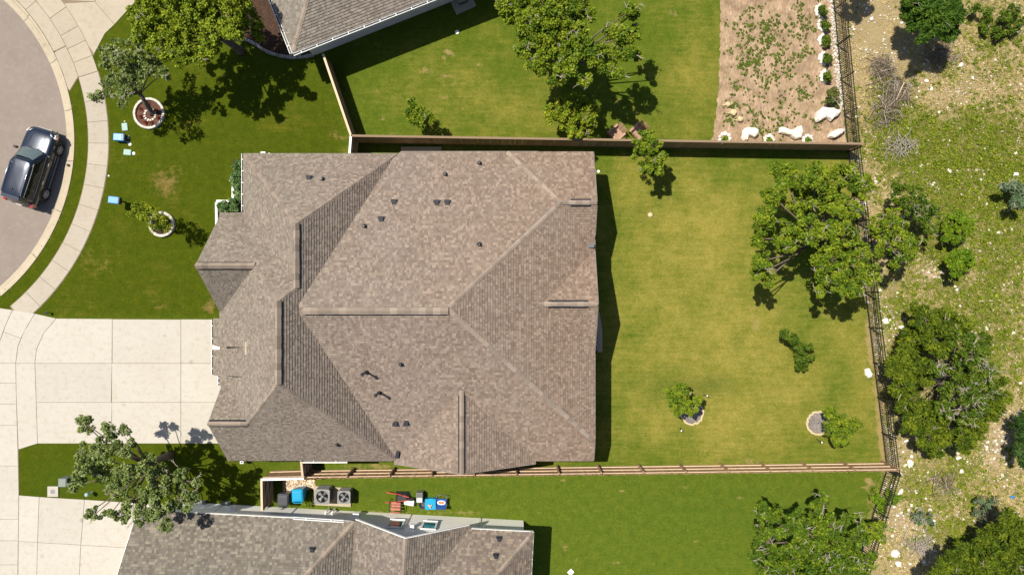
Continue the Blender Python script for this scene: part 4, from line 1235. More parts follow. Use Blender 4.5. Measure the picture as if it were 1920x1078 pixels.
def tree(name, label, cat, base, lobes, cols=OAK, tr=.16, dens=1.0, leaf=.15, twigs=0, group=None, ztop=None, needle=False, lean=None, limbs=True, pale='dead', sub=1.0):
    """base in ground pixels; lobes = (photo px, py, radius px, height m)"""
    B = T(*base); loc = (B.x, B.y, 0)
    t = thing(name, label, cat, loc, 0, group)
    rng = np.random.default_rng(abs(hash((round(base[0]), round(base[1])))) % 99991)
    Cs = []; Rs = []; Ou = []; cen = []; lob = []
    for (px, py, rp, z) in lobes:
        c = P(px, py, z); r = rp / S * (1 - z / H) * 1.1
        n = max(5, int(sub * 16 * (r / .6) ** 2 + 3))
        d = rng.normal(size=(n, 3)); d[:, 2] = d[:, 2] * .8 + .12; d /= np.linalg.norm(d, axis=1)[:, None]
        rad = r * (.45 + .55 * rng.random(n))
        p = np.array(c) + d * rad[:, None] * np.array([1, 1, .62])
        p[:, 2] = np.maximum(p[:, 2], .12)
        Cs.append(p); Rs.append(np.full(n, .11 + .13 * min(r, 1.0)) * (.7 + .6 * rng.random(n))); Ou.append(d); cen.append(c); lob.append((c, r, p))
    Cs = np.concatenate(Cs); Rs = np.concatenate(Rs); Ou = np.concatenate(Ou)
    if needle:
        v, c = leaf_arrays(Cs, Rs * 1.1, 95 * dens, leaf * .80, cols, .45, 3.4, rng, Ou)
    else:
        v, c = leaf_arrays(Cs, Rs, 88 * dens, leaf * .61, cols, .7, 1.55, rng)
    keep = v.reshape(-1, 4, 3)[:, :, 2].min(1) > .02
    v = v.reshape(-1, 4, 3)[keep].reshape(-1, 3); c = c.reshape(-1, 4, 4 if c.shape[1] == 4 else 3)[keep].reshape(-1, c.shape[1])
    leaf_object('crown', v, c, M['needle' if needle else 'leaf'], t, loc)
    zc = sum(q[0].z for q in lob) / len(lob)
    mean = sum((q[0] for q in lob), Vector()) / len(lob)
    top = Vector((B.x, B.y, 0)).lerp(Vector((mean.x, mean.y, 0)), .25 if lean is None else lean); top.z = ztop or zc * .5
    g = G()
    base3 = Vector((B.x, B.y, -.06))
    mid = base3.lerp(top, .5) + Vector((RND.uniform(-.06, .06), RND.uniform(-.06, .06), 0)) * (tr / .16)
    g.tube([base3, base3.lerp(mid, .25), mid, top], [tr * 1.5, tr * 1.1, tr, tr * .85], 9)
    if limbs:
        for (c, r, p) in lob:
            q1 = top.lerp(c, .5) + Vector((RND.uniform(-.3, .3), RND.uniform(-.3, .3), RND.uniform(-.1, .25))) * min(1, r + .3)
            k = tr * (.22 + .18 * min(1, r))
            g.tube([top - Vector((0, 0, tr * .4)), q1, c], [k, k * .7, k * .4], 6)
            for i in range(min(4, len(p))):
                e = Vector(p[RND.randrange(len(p))]); m_ = c.lerp(e, .5) + Vector((RND.uniform(-.06, .06), RND.uniform(-.06, .06), .05))
                g.tube([c, m_, e], [k * .4, k * .25, .012], 5)
    g.build('trunk', M['bark_trunk'], t, smooth=True, world=True)
    if twigs:
        g = G()
        for i in range(twigs):
            c, r, p = lob[RND.randrange(len(lob))]
            e = Vector(p[int(np.argmax(p[:, 2] + rng.random(len(p)) * r))])
            q = e + Vector((RND.uniform(-.2, .2), RND.uniform(-.2, .2), .06))
            a = RND.uniform(0, 6.28); dirv = Vector((math.cos(a), math.sin(a), .12)); L = RND.uniform(.2, .55)
            pts = [q]
            for s_ in range(4):
                dirv = (dirv + Vector((RND.uniform(-.5, .5), RND.uniform(-.5, .5), RND.uniform(-.1, .15)))).normalized(); pts.append(pts[-1] + dirv * L / 4)
            g.tube(pts, [.018, .016, .013, .010, .006], 4)
            for f_ in range(RND.choice((1, 2, 3))):
                o_ = pts[RND.randrange(1, 4)]; a2 = a + RND.uniform(-1.2, 1.2)
                dv = Vector((math.cos(a2), math.sin(a2), .2)); g.tube([o_, o_ + dv * L * .3, o_ + dv * L * .5 + Vector((.04, -.03, 0))], [.014, .011, .007], 4)
        g.build('bare_twigs', M[pale], t, kind='stuff', world=True)
    return t

def LZ(lst, z, dz=.4):
    return [(x, y, r, z + RND.uniform(-dz, dz)) for x, y, r in lst]
GREY = [tuple(q * f for q, f in zip(t_, (.80, .92, .62))) for t_ in GREY]
CEDAR = [(r_ * .74, g_ * .86, b_) for r_, g_, b_ in CEDAR]
OAK = [(r_ * .95, g_, b_ * 1.2) for r_, g_, b_ in OAK]; OAKY = [(r_ * .95, g_, b_ * 1.2) for r_, g_, b_ in OAKY]
TG = 'broad leafy trees of the gardens'
tree('oak_tree', 'thin greyish leaning tree rising from the round stone-ringed bed on the front lawn', 'tree', (286, 214),
     LZ([(205, 100, 16), (225, 92, 18), (245, 122, 22), (268, 100, 18), (288, 122, 20), (305, 140, 14), (232, 140, 20), (203, 165, 14), (182, 178, 12), (235, 175, 15), (215, 150, 14), (255, 150, 16), (196, 120, 12), (225, 118, 18), (270, 130, 18), (174, 183, 8), (228, 196, 9), (250, 80, 12)], 3.9, .5), GREY, .13, .42, .14, 26, TG, lean=.55, pale='dead')
tree('oak_tree', 'yellow-green spreading tree over the dark bed at the top left', 'tree', (452, 96),
     LZ([(275, 40, 26), (305, 80, 28), (350, 40, 34), (388, 92, 24), (338, 106, 20), (420, 28, 34), (370, 5, 30), (290, 8, 28), (330, 66, 26), (260, 70, 14), (400, 60, 24), (440, 62, 18), (310, 100, 16), (375, 115, 12), (255, 25, 14), (430, -20, 40), (340, -25, 40)], 5.2, .7) + [(462, 36, 26, 3.3), (482, 58, 15, 3.0)], [OAK[1], OAKY[1], OAKY[2], OAK[3], OAKY[3]], .2, 1.0, .155, 10, TG)
tree('oak_tree', 'large dark green oak with several crowns on the lawn behind the plank fence', 'tree', (1062, 140),
     LZ([(960, 12, 28), (998, 45, 32), (1050, 28, 38), (1092, 14, 26), (985, 88, 22), (1040, 85, 34), (1008, 118, 20), (1090, 92, 28), (1158, 62, 22), (1180, 32, 18), (1128, 108, 24), (1172, 95, 24), (1060, 128, 24), (1098, 148, 14), (1160, 138, 11), (942, 12, 14), (1020, 10, 28), (1190, 62, 12), (1145, 130, 16), (1195, 105, 11), (1075, 60, 26), (1040, 150, 12), (1020, -25, 40), (1185, 20, 12)], 5.0, .7), OAK, .22, 1.0, .155, 38, TG)
tree('small_tree', 'small young tree alone in the middle of the north lawn', 'tree', (801, 236), LZ([(768, 190, 9), (780, 204, 14), (799, 224, 14), (775, 222, 11), (788, 236, 10), (765, 212, 8)], 1.9, .3), OAK, .05, .9, .13, 2, TG)
tree('small_tree', 'rounded bushy tree leaning over the plank fence left of the two wooden chairs', 'tree', (1073, 240), LZ([(1040, 205, 18), (1073, 196, 18), (1103, 214, 20), (1060, 228, 20), (1093, 240, 17), (1034, 220, 11), (1114, 230, 8), (1075, 250, 14), (1050, 190, 10), (1098, 195, 9)], 2.5, .4), OAKY, .09, 1.0, .14, 4, TG)
tree('small_tree', 'young tree standing over the plank fence between the yard and the two wooden chairs', 'tree', (1212, 302), LZ([(1202, 262, 16), (1222, 272, 17), (1208, 295, 17), (1236, 298, 12), (1196, 280, 10), (1224, 312, 15), (1215, 255, 11), (1246, 290, 8), (1212, 320, 10), (1236, 320, 8)], 3.0, .4), OAK, .08, 1.0, .135, 3, TG)
tree('oak_tree', 'big round oak standing at the metal fence in the yard behind the house', 'tree', (1512, 455),
     LZ([(1475, 325, 24), (1530, 330, 26), (1588, 330, 26), (1614, 350, 22), (1450, 370, 22), (1500, 375, 30), (1556, 372, 26), (1438, 412, 22), (1465, 438, 26), (1425, 448, 17), (1518, 430, 30), (1574, 442, 30), (1556, 488, 30), (1606, 480, 26), (1624, 515, 22), (1588, 528, 26), (1545, 520, 16), (1426, 490, 18), (1440, 522, 14), (1480, 350, 20), (1420, 515, 11), (1570, 400, 18), (1600, 545, 16), (1605, 395, 14), (1480, 460, 14), (1540, 545, 10)], 5.0, .7), OAK, .22, 1.05, .155, 46, TG)
tree('oak_tree', 'greyish spreading tree between the driveways with branches over the concrete', 'tree', (318, 853),
     LZ([(163, 798, 15), (198, 812, 18), (235, 806, 11), (165, 848, 21), (200, 842, 24), (153, 890, 18), (188, 886, 24), (228, 898, 23), (268, 886, 20), (298, 912, 23), (250, 938, 25), (300, 948, 23), (345, 908, 20), (358, 930, 14), (230, 962, 15), (180, 962, 12), (268, 972, 17), (310, 980, 13), (328, 945, 15), (140, 912, 11), (235, 850, 12), (165, 962, 8), (205, 966, 10), (275, 862, 13), (340, 890, 14), (250, 830, 8), (300, 880, 13), (215, 920, 14), (155, 790, 8), (370, 905, 9), (350, 948, 9)], 5.0, .6), GREY, .19, .78, .145, 42, TG, lean=.2)
tree('small_tree', 'thin bright green sapling growing in the small round stone ring near the driveway', 'tree', (308, 424), LZ([(262, 392, 13), (284, 397, 15), (250, 402, 10), (300, 410, 13), (275, 415, 14), (312, 425, 11), (292, 428, 11), (268, 405, 12), (256, 386, 8)], 2.5, .4), OAKY, .035, .42, .11, 0, TG)
tree('small_tree', 'round young tree in the pebble-edged bed nearest the house in the back yard', 'tree', (1291, 769), LZ([(1262, 738, 15), (1283, 748, 18), (1273, 760, 16), (1296, 764, 13), (1256, 752, 11), (1276, 729, 12), (1304, 752, 9)], 1.8, .3), OAK, .045, 1.1, .13, 1, TG)
tree('small_tree', 'round young tree in the pebble-edged bed near the corner of the two rear fences', 'tree', (1545, 793), LZ([(1556, 785, 15), (1575, 798, 18), (1593, 800, 14), (1580, 820, 14), (1558, 806, 15), (1552, 773, 10), (1604, 792, 9), (1568, 829, 8)], 1.8, .3), OAK, .045, 1.1, .13, 1, TG)
tree('small_tree', 'slim crooked dark young tree on the yellowish lawn', 'tree', (1494, 655), [(1468, 626, 8, 1.6), (1478, 632, 9, 1.7), (1489, 640, 10, 1.6), (1497, 651, 11, 1.4), (1508, 658, 11, 1.2), (1502, 670, 11, 1.0), (1512, 676, 9, .8), (1500, 684, 9, .7), (1518, 650, 6, 1.3), (1510, 690, 6, .6), (1522, 671, 4, .7)], OAKD, .045, .9, .12, 0, TG)
tree('oak_tree', 'oak with many bleached twigs at the bottom edge on the southern lawn', 'tree', (1522, 1003),
     LZ([(1430, 958, 18), (1462, 985, 25), (1436, 1018, 24), (1498, 972, 20), (1532, 950, 18), (1518, 1000, 30), (1558, 985, 24), (1578, 1028, 25), (1540, 1048, 30), (1480, 1048, 30), (1436, 1062, 20), (1608, 1008, 20), (1620, 1048, 20), (1588, 972, 14), (1422, 985, 12), (1545, 930, 8), (1500, 1025, 22), (1570, 1070, 24), (1460, 1090, 30), (1530, 1100, 40), (1415, 1040, 12), (1600, 1080, 24)], 4.7, .6), [OAKD[0], OAKD[1], OAK[1], OAK[2], OAK[3]], .2, .85, .15, 60, TG)

WGp = 'trees and bushes on the rough ground'
tree('oak_tree', 'mid green thin tree just outside the metal fence beside the big round oak', 'tree', (1672, 478), LZ([(1645, 418, 15), (1672, 408, 18), (1690, 446, 20), (1660, 466, 18), (1700, 475, 16), (1680, 488, 14), (1652, 440, 16), (1712, 460, 10), (1690, 425, 13)], 3.4, .5), OAK , .1, .8, .145, 14, WGp)
tree('oak_tree', 'dull dark green thin tree right of the big oak on the rough ground', 'tree', (1712, 402), LZ([(1690, 350, 15), (1718, 364, 18), (1742, 388, 16), (1702, 384, 17), (1735, 415, 14), (1680, 372, 13), (1725, 400, 16), (1750, 405, 10), (1745, 425, 12)], 2.8, .4), OAKD, .09, .6, .14, 10, WGp)
tree('round_bush', 'dense round bush, upper one of the pair right of the big oak', 'bush', (1778, 442), LZ([(1783, 418, 16), (1800, 436, 17), (1810, 416, 12), (1774, 440, 12), (1790, 450, 10), (1795, 408, 10), (1815, 430, 8)], 1.6, .3), BRIGHT, .05, 1.2, .13, 0, WGp)
tree('round_bush', 'dense round bush, lower one of the pair right of the big oak', 'bush', (1790, 497), LZ([(1790, 482, 15), (1806, 490, 16), (1796, 506, 15), (1814, 478, 11), (1780, 495, 10), (1822, 492, 7)], 1.5, .3), BRIGHT, .05, 1.2, .13, 0, WGp)
tree('juniper', 'wide olive juniper thicket wrapped round an oak beside the metal fence', 'juniper', (1752, 712),
     LZ([(1735, 600, 22), (1770, 598, 22), (1800, 616, 20), (1720, 636, 27), (1758, 638, 28), (1690, 682, 22), (1720, 698, 28), (1688, 722, 20), (1702, 750, 24), (1730, 780, 28), (1778, 800, 28), (1826, 800, 24), (1856, 766, 22), (1870, 724, 16), (1742, 822, 20), (1808, 832, 16), (1672, 700, 10), (1884, 745, 10), (1700, 655, 16), (1760, 845, 12), (1845, 640, 12), (1700, 800, 14), (1720, 575, 12)], 2.6, .6), CEDAR, .14, 1.0, .15, 10, WGp, needle=True)
tree('oak_tree', 'oak with bleached branches growing through the olive juniper thicket', 'tree', (1786, 700), LZ([(1800, 640, 22), (1830, 668, 24), (1800, 690, 24), (1838, 718, 24), (1790, 738, 24), (1830, 760, 20), (1758, 690, 16), (1850, 690, 16), (1768, 770, 16), (1820, 645, 14), (1850, 740, 14), (1810, 785, 14)], 3.3, .5), OAKD, .13, .75, .14, 90, WGp)
tree('juniper', 'dense dark juniper at the top edge on the rough ground', 'juniper', (1726, 62), LZ([(1715, 8, 20), (1745, 24, 24), (1775, 14, 20), (1720, 40, 18), (1754, 52, 22), (1784, 58, 16), (1698, 24, 12), (1745, -15, 26), (1770, 40, 18), (1790, 30, 14), (1730, 70, 10)], 3.0, .5), [(.016, .042, .004), (.032, .075, .006), (.055, .105, .008), (.09, .135, .012)], .14, 1.2, .15, 6, WGp, needle=True)
tree('juniper', 'large olive juniper filling the bottom right corner', 'juniper', (1826, 1022), LZ([(1780, 1060, 23), (1820, 1040, 28), (1860, 1020, 28), (1900, 1000, 28), (1850, 1065, 28), (1900, 1050, 32), (1892, 972, 15), (1758, 1076, 14), (1930, 1020, 30), (1830, 1090, 30), (1900, 1100, 40), (1870, 990, 16), (1750, 1095, 20)], 2.8, .5), CEDAR, .15, 1.1, .15, 10, WGp, needle=True)
tree('juniper', 'juniper standing just outside the top edge beyond the metal fence', 'juniper', (1572, -44), LZ([(1612, -80, 18), (1632, -92, 18), (1620, -62, 16), (1640, -75, 12)], 4.0, .3), CEDAR, .1, 1.2, .14, 0, WGp, needle=True)
tree('juniper', 'small dark juniper cut by the right edge above the bare dirt', 'juniper', (1900, 795), LZ([(1916, 792, 14), (1925, 820, 20), (1918, 845, 14), (1935, 790, 20), (1912, 862, 10)], 2.0, .3), [(.016, .042, .006), (.032, .07, .012), (.055, .09, .018)], .08, 1.0, .14, 0, WGp, needle=True)
tree('juniper', 'small grey-green juniper sapling near the right edge beside pale litter', 'juniper', (1895, 370), LZ([(1885, 345, 9), (1900, 352, 11), (1912, 365, 12), (1904, 378, 9), (1918, 350, 9), (1880, 355, 6), (1916, 382, 8)], 1.4, .3), SILV, .05, .7, .14, 5, WGp, needle=True)
tree('low_shrub', 'low sprawling green shrub right of the dark juniper at the top', 'bush', (1866, 50), LZ([(1852, 30, 13), (1884, 34, 14), (1870, 62, 12), (1832, 20, 10), (1904, 18, 10), (1890, 60, 9), (1845, 55, 8), (1910, 48, 9)], .6, .15), OAKD, .04, .8, .13, 6, WGp)
tree('low_shrub', 'low dark shrub clump beside the metal fence below the kink', 'bush', (1672, 936), LZ([(1640, 930, 9), (1655, 942, 12), (1678, 938, 10), (1650, 955, 9), (1668, 925, 8)], .6, .15), BRIGHT, .03, .9, .12, 0, WGp)
tree('oak_tree', 'small thin tree leaning over the metal fence above the bottom oak', 'tree', (1625, 995), LZ([(1640, 990, 12), (1650, 1005, 12), (1632, 1008, 10), (1622, 985, 8), (1655, 985, 8)], 2.2, .3), OAK, .06, .8, .135, 6, WGp)
tree('low_shrub', 'straggly shrub with bare stems in the rubble at the bottom right', 'bush', (1730, 968), LZ([(1718, 962, 8), (1735, 968, 10), (1745, 978, 8), (1725, 975, 7)], .6, .15), SILV, .03, .5, .12, 12, WGp)
tree('low_shrub', 'half bare grey shrub right of the rubble at the bottom', 'bush', (1852, 955), LZ([(1838, 940, 9), (1850, 950, 10), (1846, 970, 9), (1830, 962, 8), (1862, 935, 7)], .8, .15), SILV, .03, .4, .12, 16, WGp, pale='dead2')

# planted shrubs: the bed by the entrance and the row along the mulch
SG = 'shrubs planted in the entrance bed'
for (px, py, r, lab) in ((447, 312, 11, 'northernmost leafy shrub of the entrance bed below the white gutter'), (443, 334, 11, 'second leafy shrub of the entrance bed, beside the start of the white edging'), (448, 352, 9, 'third leafy shrub of the entrance bed, against the eave'), (449, 370, 9, 'fourth leafy shrub of the entrance bed, at the inner corner of the edging'), (419, 388, 8, 'small leafy shrub nearest the outer corner of the white edging'), (437, 386, 10, 'leafy shrub touching the white gutter end in the edging corner')):
    tree('leafy_shrub', lab, 'shrub', (960 + (px - 960) * .98, 539 + (py - 539) * .98), [(px - 3, py - 3, r * .8, .6), (px + 3, py + 3, r * .8, .6), (px + 2, py - 4, r * .6, .8), (px - 2, py + 5, r * .6, .5)], [(.03, .075, .018), (.06, .12, .03), (.12, .19, .06), (.26, .33, .17)], .02, 1.0, .13, 0, SG, limbs=False)
RG = 'shrubs with white stones in the mulch bed'
order = ('topmost', 'second', 'third', 'fourth', 'fifth')
def rock_mesh(name, m, r, seed, flat=.7, col=None, sub=2):
    import bmesh
    bm = bmesh.new(); bmesh.ops.create_icosphere(bm, subdivisions=sub, radius=1)
    rr = random.Random(seed); ax = [Vector((rr.uniform(-1, 1), rr.uniform(-1, 1), rr.uniform(-1, 1))).normalized() for _ in range(7)]; of = [rr.uniform(.55, .95) for _ in ax]
    for v in bm.verts:
        for a, o_ in zip(ax, of):
            d = v.co.dot(a)
            if d > o_: v.co -= a * (d - o_) * .9
        v.co += Vector((rr.uniform(-1, 1), rr.uniform(-1, 1), rr.uniform(-1, 1))) * .05
        v.co = Vector((v.co.x * r, v.co.y * r, v.co.z * r * flat))
    me = bpy.data.meshes.new(name); bm.to_mesh(me); bm.free(); me.materials.append(m); return me
STONES = [rock_mesh('stone', M['rock'], 1, 40 + k, .65, sub=1) for k in range(5)]
def stone_at(parent, p, r, name='stone', m=None):
    o = link(name, RND.choice(STONES), parent); o.location = p; o.scale = (r * RND.uniform(.8, 1.25), r * RND.uniform(.8, 1.2), r * RND.uniform(.7, 1)); o.rotation_euler = (0, 0, RND.uniform(0, 6.28)); return o
for k, (px, py) in enumerate(((1542, 21), (1546, 47), (1548, 77), (1549, 110), (1551, 143))):
    b = (960 + (px - 960) * .99, 539 + (py - 539) * .99)
    tree('mulch_shrub', f'dark green shrub with a white stone crescent in the mulch bed, {order[k]} from the top', 'shrub', b, [(px - 1, py - 3, 5.5, .45), (px + 3, py + 1, 5.5, .5), (px + 1, py + 4, 4.5, .4)], OAKD, .02, 1.1, .11, 0, RG, limbs=False)
    rg = thing('stone_crescent', f'white stone crescent hugging the left of a mulch bed shrub, {order[k]} from the top', 'stones', T(px, py), 0, 'white stone crescents in the mulch bed')
    for a in np.linspace(2.0, 4.4, 5):
        stone_at(rg, Vector((math.cos(a) * .33 - .04, math.sin(a) * .33, .05)), .15)
tree('mulch_shrub', 'larger reddish-green shrub at the metal fence above the two big white boulders', 'shrub', (1554, 184), [(1556, 172, 9, .7), (1564, 180, 10, .8), (1557, 190, 9, .6), (1566, 192, 8, .6), (1560, 183, 9, .8)], [(.03, .06, .01), (.07, .10, .02), (.13, .13, .03), (.22, .09, .04)], .03, 1.1, .12, 4, RG, limbs=False)

# ------------------------------------------------------------------ stone rings round the trees
def stone_ring(label, px, py, rpx, n, m, mulch_m, cat='planter', size=(.20, .15, .14), group=None, wob=0, open_=None):
    t = thing('tree_ring', label, cat, T(px, py), 0, group)
    r = rpx / S
    g = G(); g.lathe([(.02, .03), (r * .95, .022)], (0, 0, 0), 32); g.lathe([(.0001, .03), (.03, .03)], (0, 0, 0), 32)
    g.build('mulch', M[mulch_m], t)
    me = []
    for k in range(3):
        g = G(); sx, sy, sz = size; q = lambda a: a / 2 * RND.uniform(.9, 1.05)
        b = [(-q(sx), -q(sy)), (q(sx), -q(sy)), (q(sx), q(sy)), (-q(sx), q(sy))]
        vs = [(x, y, -.03) for x, y in b] + [(x, y, sz * .8) for x, y in b] + [(x * .82, y * .82, sz) for x, y in b]
        g.add(vs, [(0, 1, 5, 4), (1, 2, 6, 5), (2, 3, 7, 6), (3, 0, 4, 7), (4, 5, 9, 8), (5, 6, 10, 9), (6, 7, 11, 10), (7, 4, 8, 11), (8, 9, 10, 11)])
        me.append(g.mesh('stone', M[m]))
    for k in range(n):
        a = 2 * math.pi * k / n
        if open_ and open_[0] < a < open_[1]: continue
        rr = r + RND.uniform(-wob, wob)
        o = link('stone', RND.choice(me), t); o.location = (rr * math.cos(a), rr * math.sin(a), RND.uniform(-.01, .01)); o.rotation_euler = (0, 0, a + math.pi / 2 + RND.uniform(-.05, .05) * (1 + wob * 30))
    return t
SRG = 'stone rings round the garden trees'
ring1 = stone_ring('large round pale stone ring with red-brown mulch on the front lawn', 280.5, 213.5, 27, 44, 'brick', 'redmulch', group=SRG)
g = G(); rr_ = .32
for k in range(13):
    a = 2 * math.pi * k / 13
    o = link('small_stone', STONES[k % 5], ring1); o.location = (rr_ * math.cos(a) + .05, rr_ * math.sin(a) - .08, .06); o.scale = (.09, .075, .07); o.rotation_euler = (0, 0, a)
for k, (dx, dy) in enumerate(((-17, 6), (14, -6), (-6, 17), (5, 17), (-2, -18), (-16, -8), (17, 8))):
    pos_ = ('west', 'east', 'south-west', 'south-east', 'north', 'north-west', 'far east')[k]
    C = np.array([[(280.5 + dx - 960) / S, (539 - 213.5 - dy) / S, .12]]); v, c = leaf_arrays(C, [.13], 40, .06, [(.10, .02, .012), (.20, .04, .02), (.06, .06, .015)])
    tag(leaf_object('bedding_plant', v, c, M['leaf']), f'small low red-leaved plant at the {pos_} side inside the large stone ring', 'plant', 'small plants in the large stone ring')
stone_ring('small round white stone ring with dark mulch near the driveway lawn edge', 305, 421, 21.5, 36, 'brick', 'bark', group=SRG, size=(.2, .17, .2))
for (px, py, lab) in ((305, 412, 'front'), (312, 424, 'back'), (300, 430, 'low')):
    pass
C = np.array([[(x - 960) / S, (539 - y) / S, .22] for x, y in ((300, 414), (310, 418), (304, 428), (314, 410), (296, 424))]); v, c = leaf_arrays(C, [.2] * 5, 60, .09, OAKD)
tag(leaf_object('low_plants', v, c, M['leaf'], kind=None), 'tangle of low dark plant growing inside the small white stone ring', 'plant')
stone_ring('tan pebble-edged tree bed nearest the house in the back yard', 1297, 774, 21, 46, 'yellow_rock', 'greymulch', size=(.14, .10, .07), group=SRG, wob=.035)
stone_ring('tan pebble-edged tree bed near the corner of the two rear fences', 1534, 793, 21, 46, 'yellow_rock', 'greymulch', size=(.14, .10, .07), group=SRG, wob=.035)

# curved edging of the dark bed at the top
t = thing('bed_edging', 'curving row of small grey stones edging the dark bed at the top left', 'edging', T(480, 88))
pts = [(388, 40), (396, 66), (408, 74), (440, 74), (466, 77), (484, 87), (500, 98), (524, 106), (548, 109), (572, 108), (590, 104)]
P3 = [T(*p) for p in pts]; acc = []
for a, b in zip(P3, P3[1:]):
    n = max(1, int((b - a).length / .14))
    for k in range(n): acc.append((a.lerp(b, (k + .5) / n), math.atan2((b - a).y, (b - a).x)))
es = []
for k in range(3):
    g = G(); g.box((0, 0, .07), (.125, .17, .2)); es.append(g.mesh('stone', M['greystone']))
for k, (p, a) in enumerate(acc):
    o = link('stone', es[k % 3], t); o.location = p - t.location + Vector((0, 0, RND.uniform(-.02, .02))); o.rotation_euler = (0, 0, a + RND.uniform(-.1, .1)); o.scale = (1, RND.uniform(.85, 1.1), 1)
# white edging by the entrance
t = thing('bed_edging', 'stepped white stone edging round the entrance bed', 'edging', T(420, 390))
for a, b in (((439, 336), (439, 377)), ((408, 378), (441, 378)), ((408, 380), (408.5, 425))):
    A, B = T(*a), T(*b); n = max(1, int((B - A).length / .34))
    for k in range(n):
        g = G(); p = A.lerp(B, (k + .5) / n) - t.location; d = (B - A)
        g.box((p.x, p.y, .09), (d.length / n - .012, .13, .22), rz=math.atan2(d.y, d.x)); g.build('edging_stone', M['white'], t)
g = G(); a, b = P(420, 396.5, 2.9), P(462, 396.5, 2.9)
# ------------------------------------------------------------------ boulders and stones of the mulch bed
def outline_rock(name, label, outs, h, m='rock', cat='boulder', group=None):
    c = T(sum(x for x, y in outs[0][0]) / len(outs[0][0]), sum(y for x, y in outs[0][0]) / len(outs[0][0]))
    g = G()
    for pts, hh, zt in outs:
        w = [T(*p) - c for p in pts]; n = len(w); cc = sum(w, Vector()) / n
        fine = []
        for a, b in zip(w, w[1:] + w[:1]): fine += [a, a.lerp(b, .5) + Vector((RND.uniform(-.02, .02), RND.uniform(-.02, .02), 0))]
        n = len(fine); vs = []
        for f_, z in ((1.0, -.05), (1.03, hh * .35), (.90, hh * .78), (.55, hh * .98)):
            for p in fine:
                q = cc + (p - cc) * f_; vs.append((q.x + RND.uniform(-.025, .025), q.y + RND.uniform(-.025, .025), z + RND.uniform(-.05, .05) * hh))
        vs.append((cc.x, cc.y, hh)); fs = []
        for k in range(3):
            for i in range(n): fs.append((k * n + i, k * n + (i + 1) % n, (k + 1) * n + (i + 1) % n, (k + 1) * n + i))
        for i in range(n): fs.append((3 * n + i, 3 * n + (i + 1) % n, 4 * n))
        if area([(p.x, p.y) for p in fine]) < 0: fs = [f[::-1] for f in fs]
        g.add(vs, fs)
    o = g.build(name, M[m]); o.location = c
    return tag(o, label, cat, group)
def q6(*pp): return [(1330 + x / 7.11, 170 + y / 7.11) for x, y in pp]
BG = 'big white boulders in the mulch bed'
outline_rock('boulder', 'white bent L-shaped boulder near the fence, leftmost of the big ones', [(q6((430, 545), (470, 505), (520, 510), (510, 600), (495, 670), (450, 680), (422, 650)), .34, 0), (q6((480, 505), (560, 502), (640, 530), (635, 600), (590, 640), (510, 605)), .42, 0)], .4, group=BG)
outline_rock('boulder', 'long white wedge-shaped boulder in the middle of the bottom row of the mulch bed', [(q6((930, 500), (975, 525), (1080, 538), (1150, 495), (1212, 482), (1240, 560), (1210, 640), (1140, 655), (1060, 612), (960, 580), (918, 572)), .42, 0)], .4, group=BG)
outline_rock('boulder', 'broad white boulder with a pointed tip, left half of the split pair', [(q6((1405, 300), (1480, 237), (1550, 240), (1555, 300), (1530, 375), (1440, 430), (1406, 420)), .45, 0)], .4, group=BG)
outline_rock('boulder', 'broad white boulder with a triangular point, right half of the split pair', [(q6((1490, 280), (1570, 245), (1640, 245), (1725, 280), (1700, 340), (1650, 365), (1600, 418), (1555, 385)), .52, 0)], .4, group=BG)
outline_rock('boulder', 'slim white boulder lying next to the black metal fence at the bed corner', [(q6((1570, 630), (1605, 562), (1680, 527), (1775, 527), (1750, 578), (1710, 610), (1630, 648)), .5, 0)], .4, group=BG)
outline_rock('boulder', 'flat bright white rock on the lawn beside the metal fence', [([(1620, 693), (1628, 690), (1634, 700), (1633, 706), (1626, 708), (1622, 703)], .2, 0)], .2)
YG = 'yellow stones at the left edge of the mulch bed'
for px, py, r, lab in ((1363, 197, 6, 'curved yellow stone, topmost of the three at the left bed edge'), (1374, 212, 7.2, 'round flat yellow stone, middle one of the three at the left bed edge'), (1386, 225, 6, 'pale yellow stone, lowest of the three at the left bed edge')):
    outline_rock('yellow_stone', lab, [([(px + r * math.cos(a) * RND.uniform(.85, 1.08), py + r * .88 * math.sin(a) * RND.uniform(.9, 1.08)) for a in np.linspace(0, 5.6, 9)], .26, 0), ([(px - r * 1.7, py + 1), (px - r * .6, py - 2), (px - r * .3, py + 3)], .09, 0)], .26, 'yellow_rock', 'stone', YG)
RR = 'small white stone rings at the bottom of the mulch bed'
for (px, py, r, o_, lab) in ((1358.5, 260, 9.5, None, 'closed white stone ring round a small green plant, leftmost in the bed'), (1441, 263, 8, (3.6, 6.1), 'half open white stone ring round a yellow-green plant, between the boulders'), (1514, 262, 7.5, None, 'lumpy white stone ring round a small plant, near the bed corner')):
    t = thing('stone_ring', lab, 'stones', T(px, py), 0, RR)
    for k in range(9):
        a = 2 * math.pi * k / 9
        if o_ and o_[0] < a < o_[1]: continue
        stone_at(t, Vector((r / S * math.cos(a), r / S * math.sin(a), .05)), RND.uniform(.10, .15))
    C = np.array([[(px + dx - 960) / S, (539 - py - dy) / S, .12] for dx, dy in ((0, 0), (3, 2), (-3, 1))]); v, c = leaf_arrays(C, [.14] * 3, 40, .08, BRIGHT)
    tag(leaf_object('small_plant', v, c, M['leaf']), 'small green plant inside the ' + lab.split(' round ')[0].replace(' ring', ' ring') + ', ' + lab.split(', ')[1], 'plant', 'small plants in white stone rings')

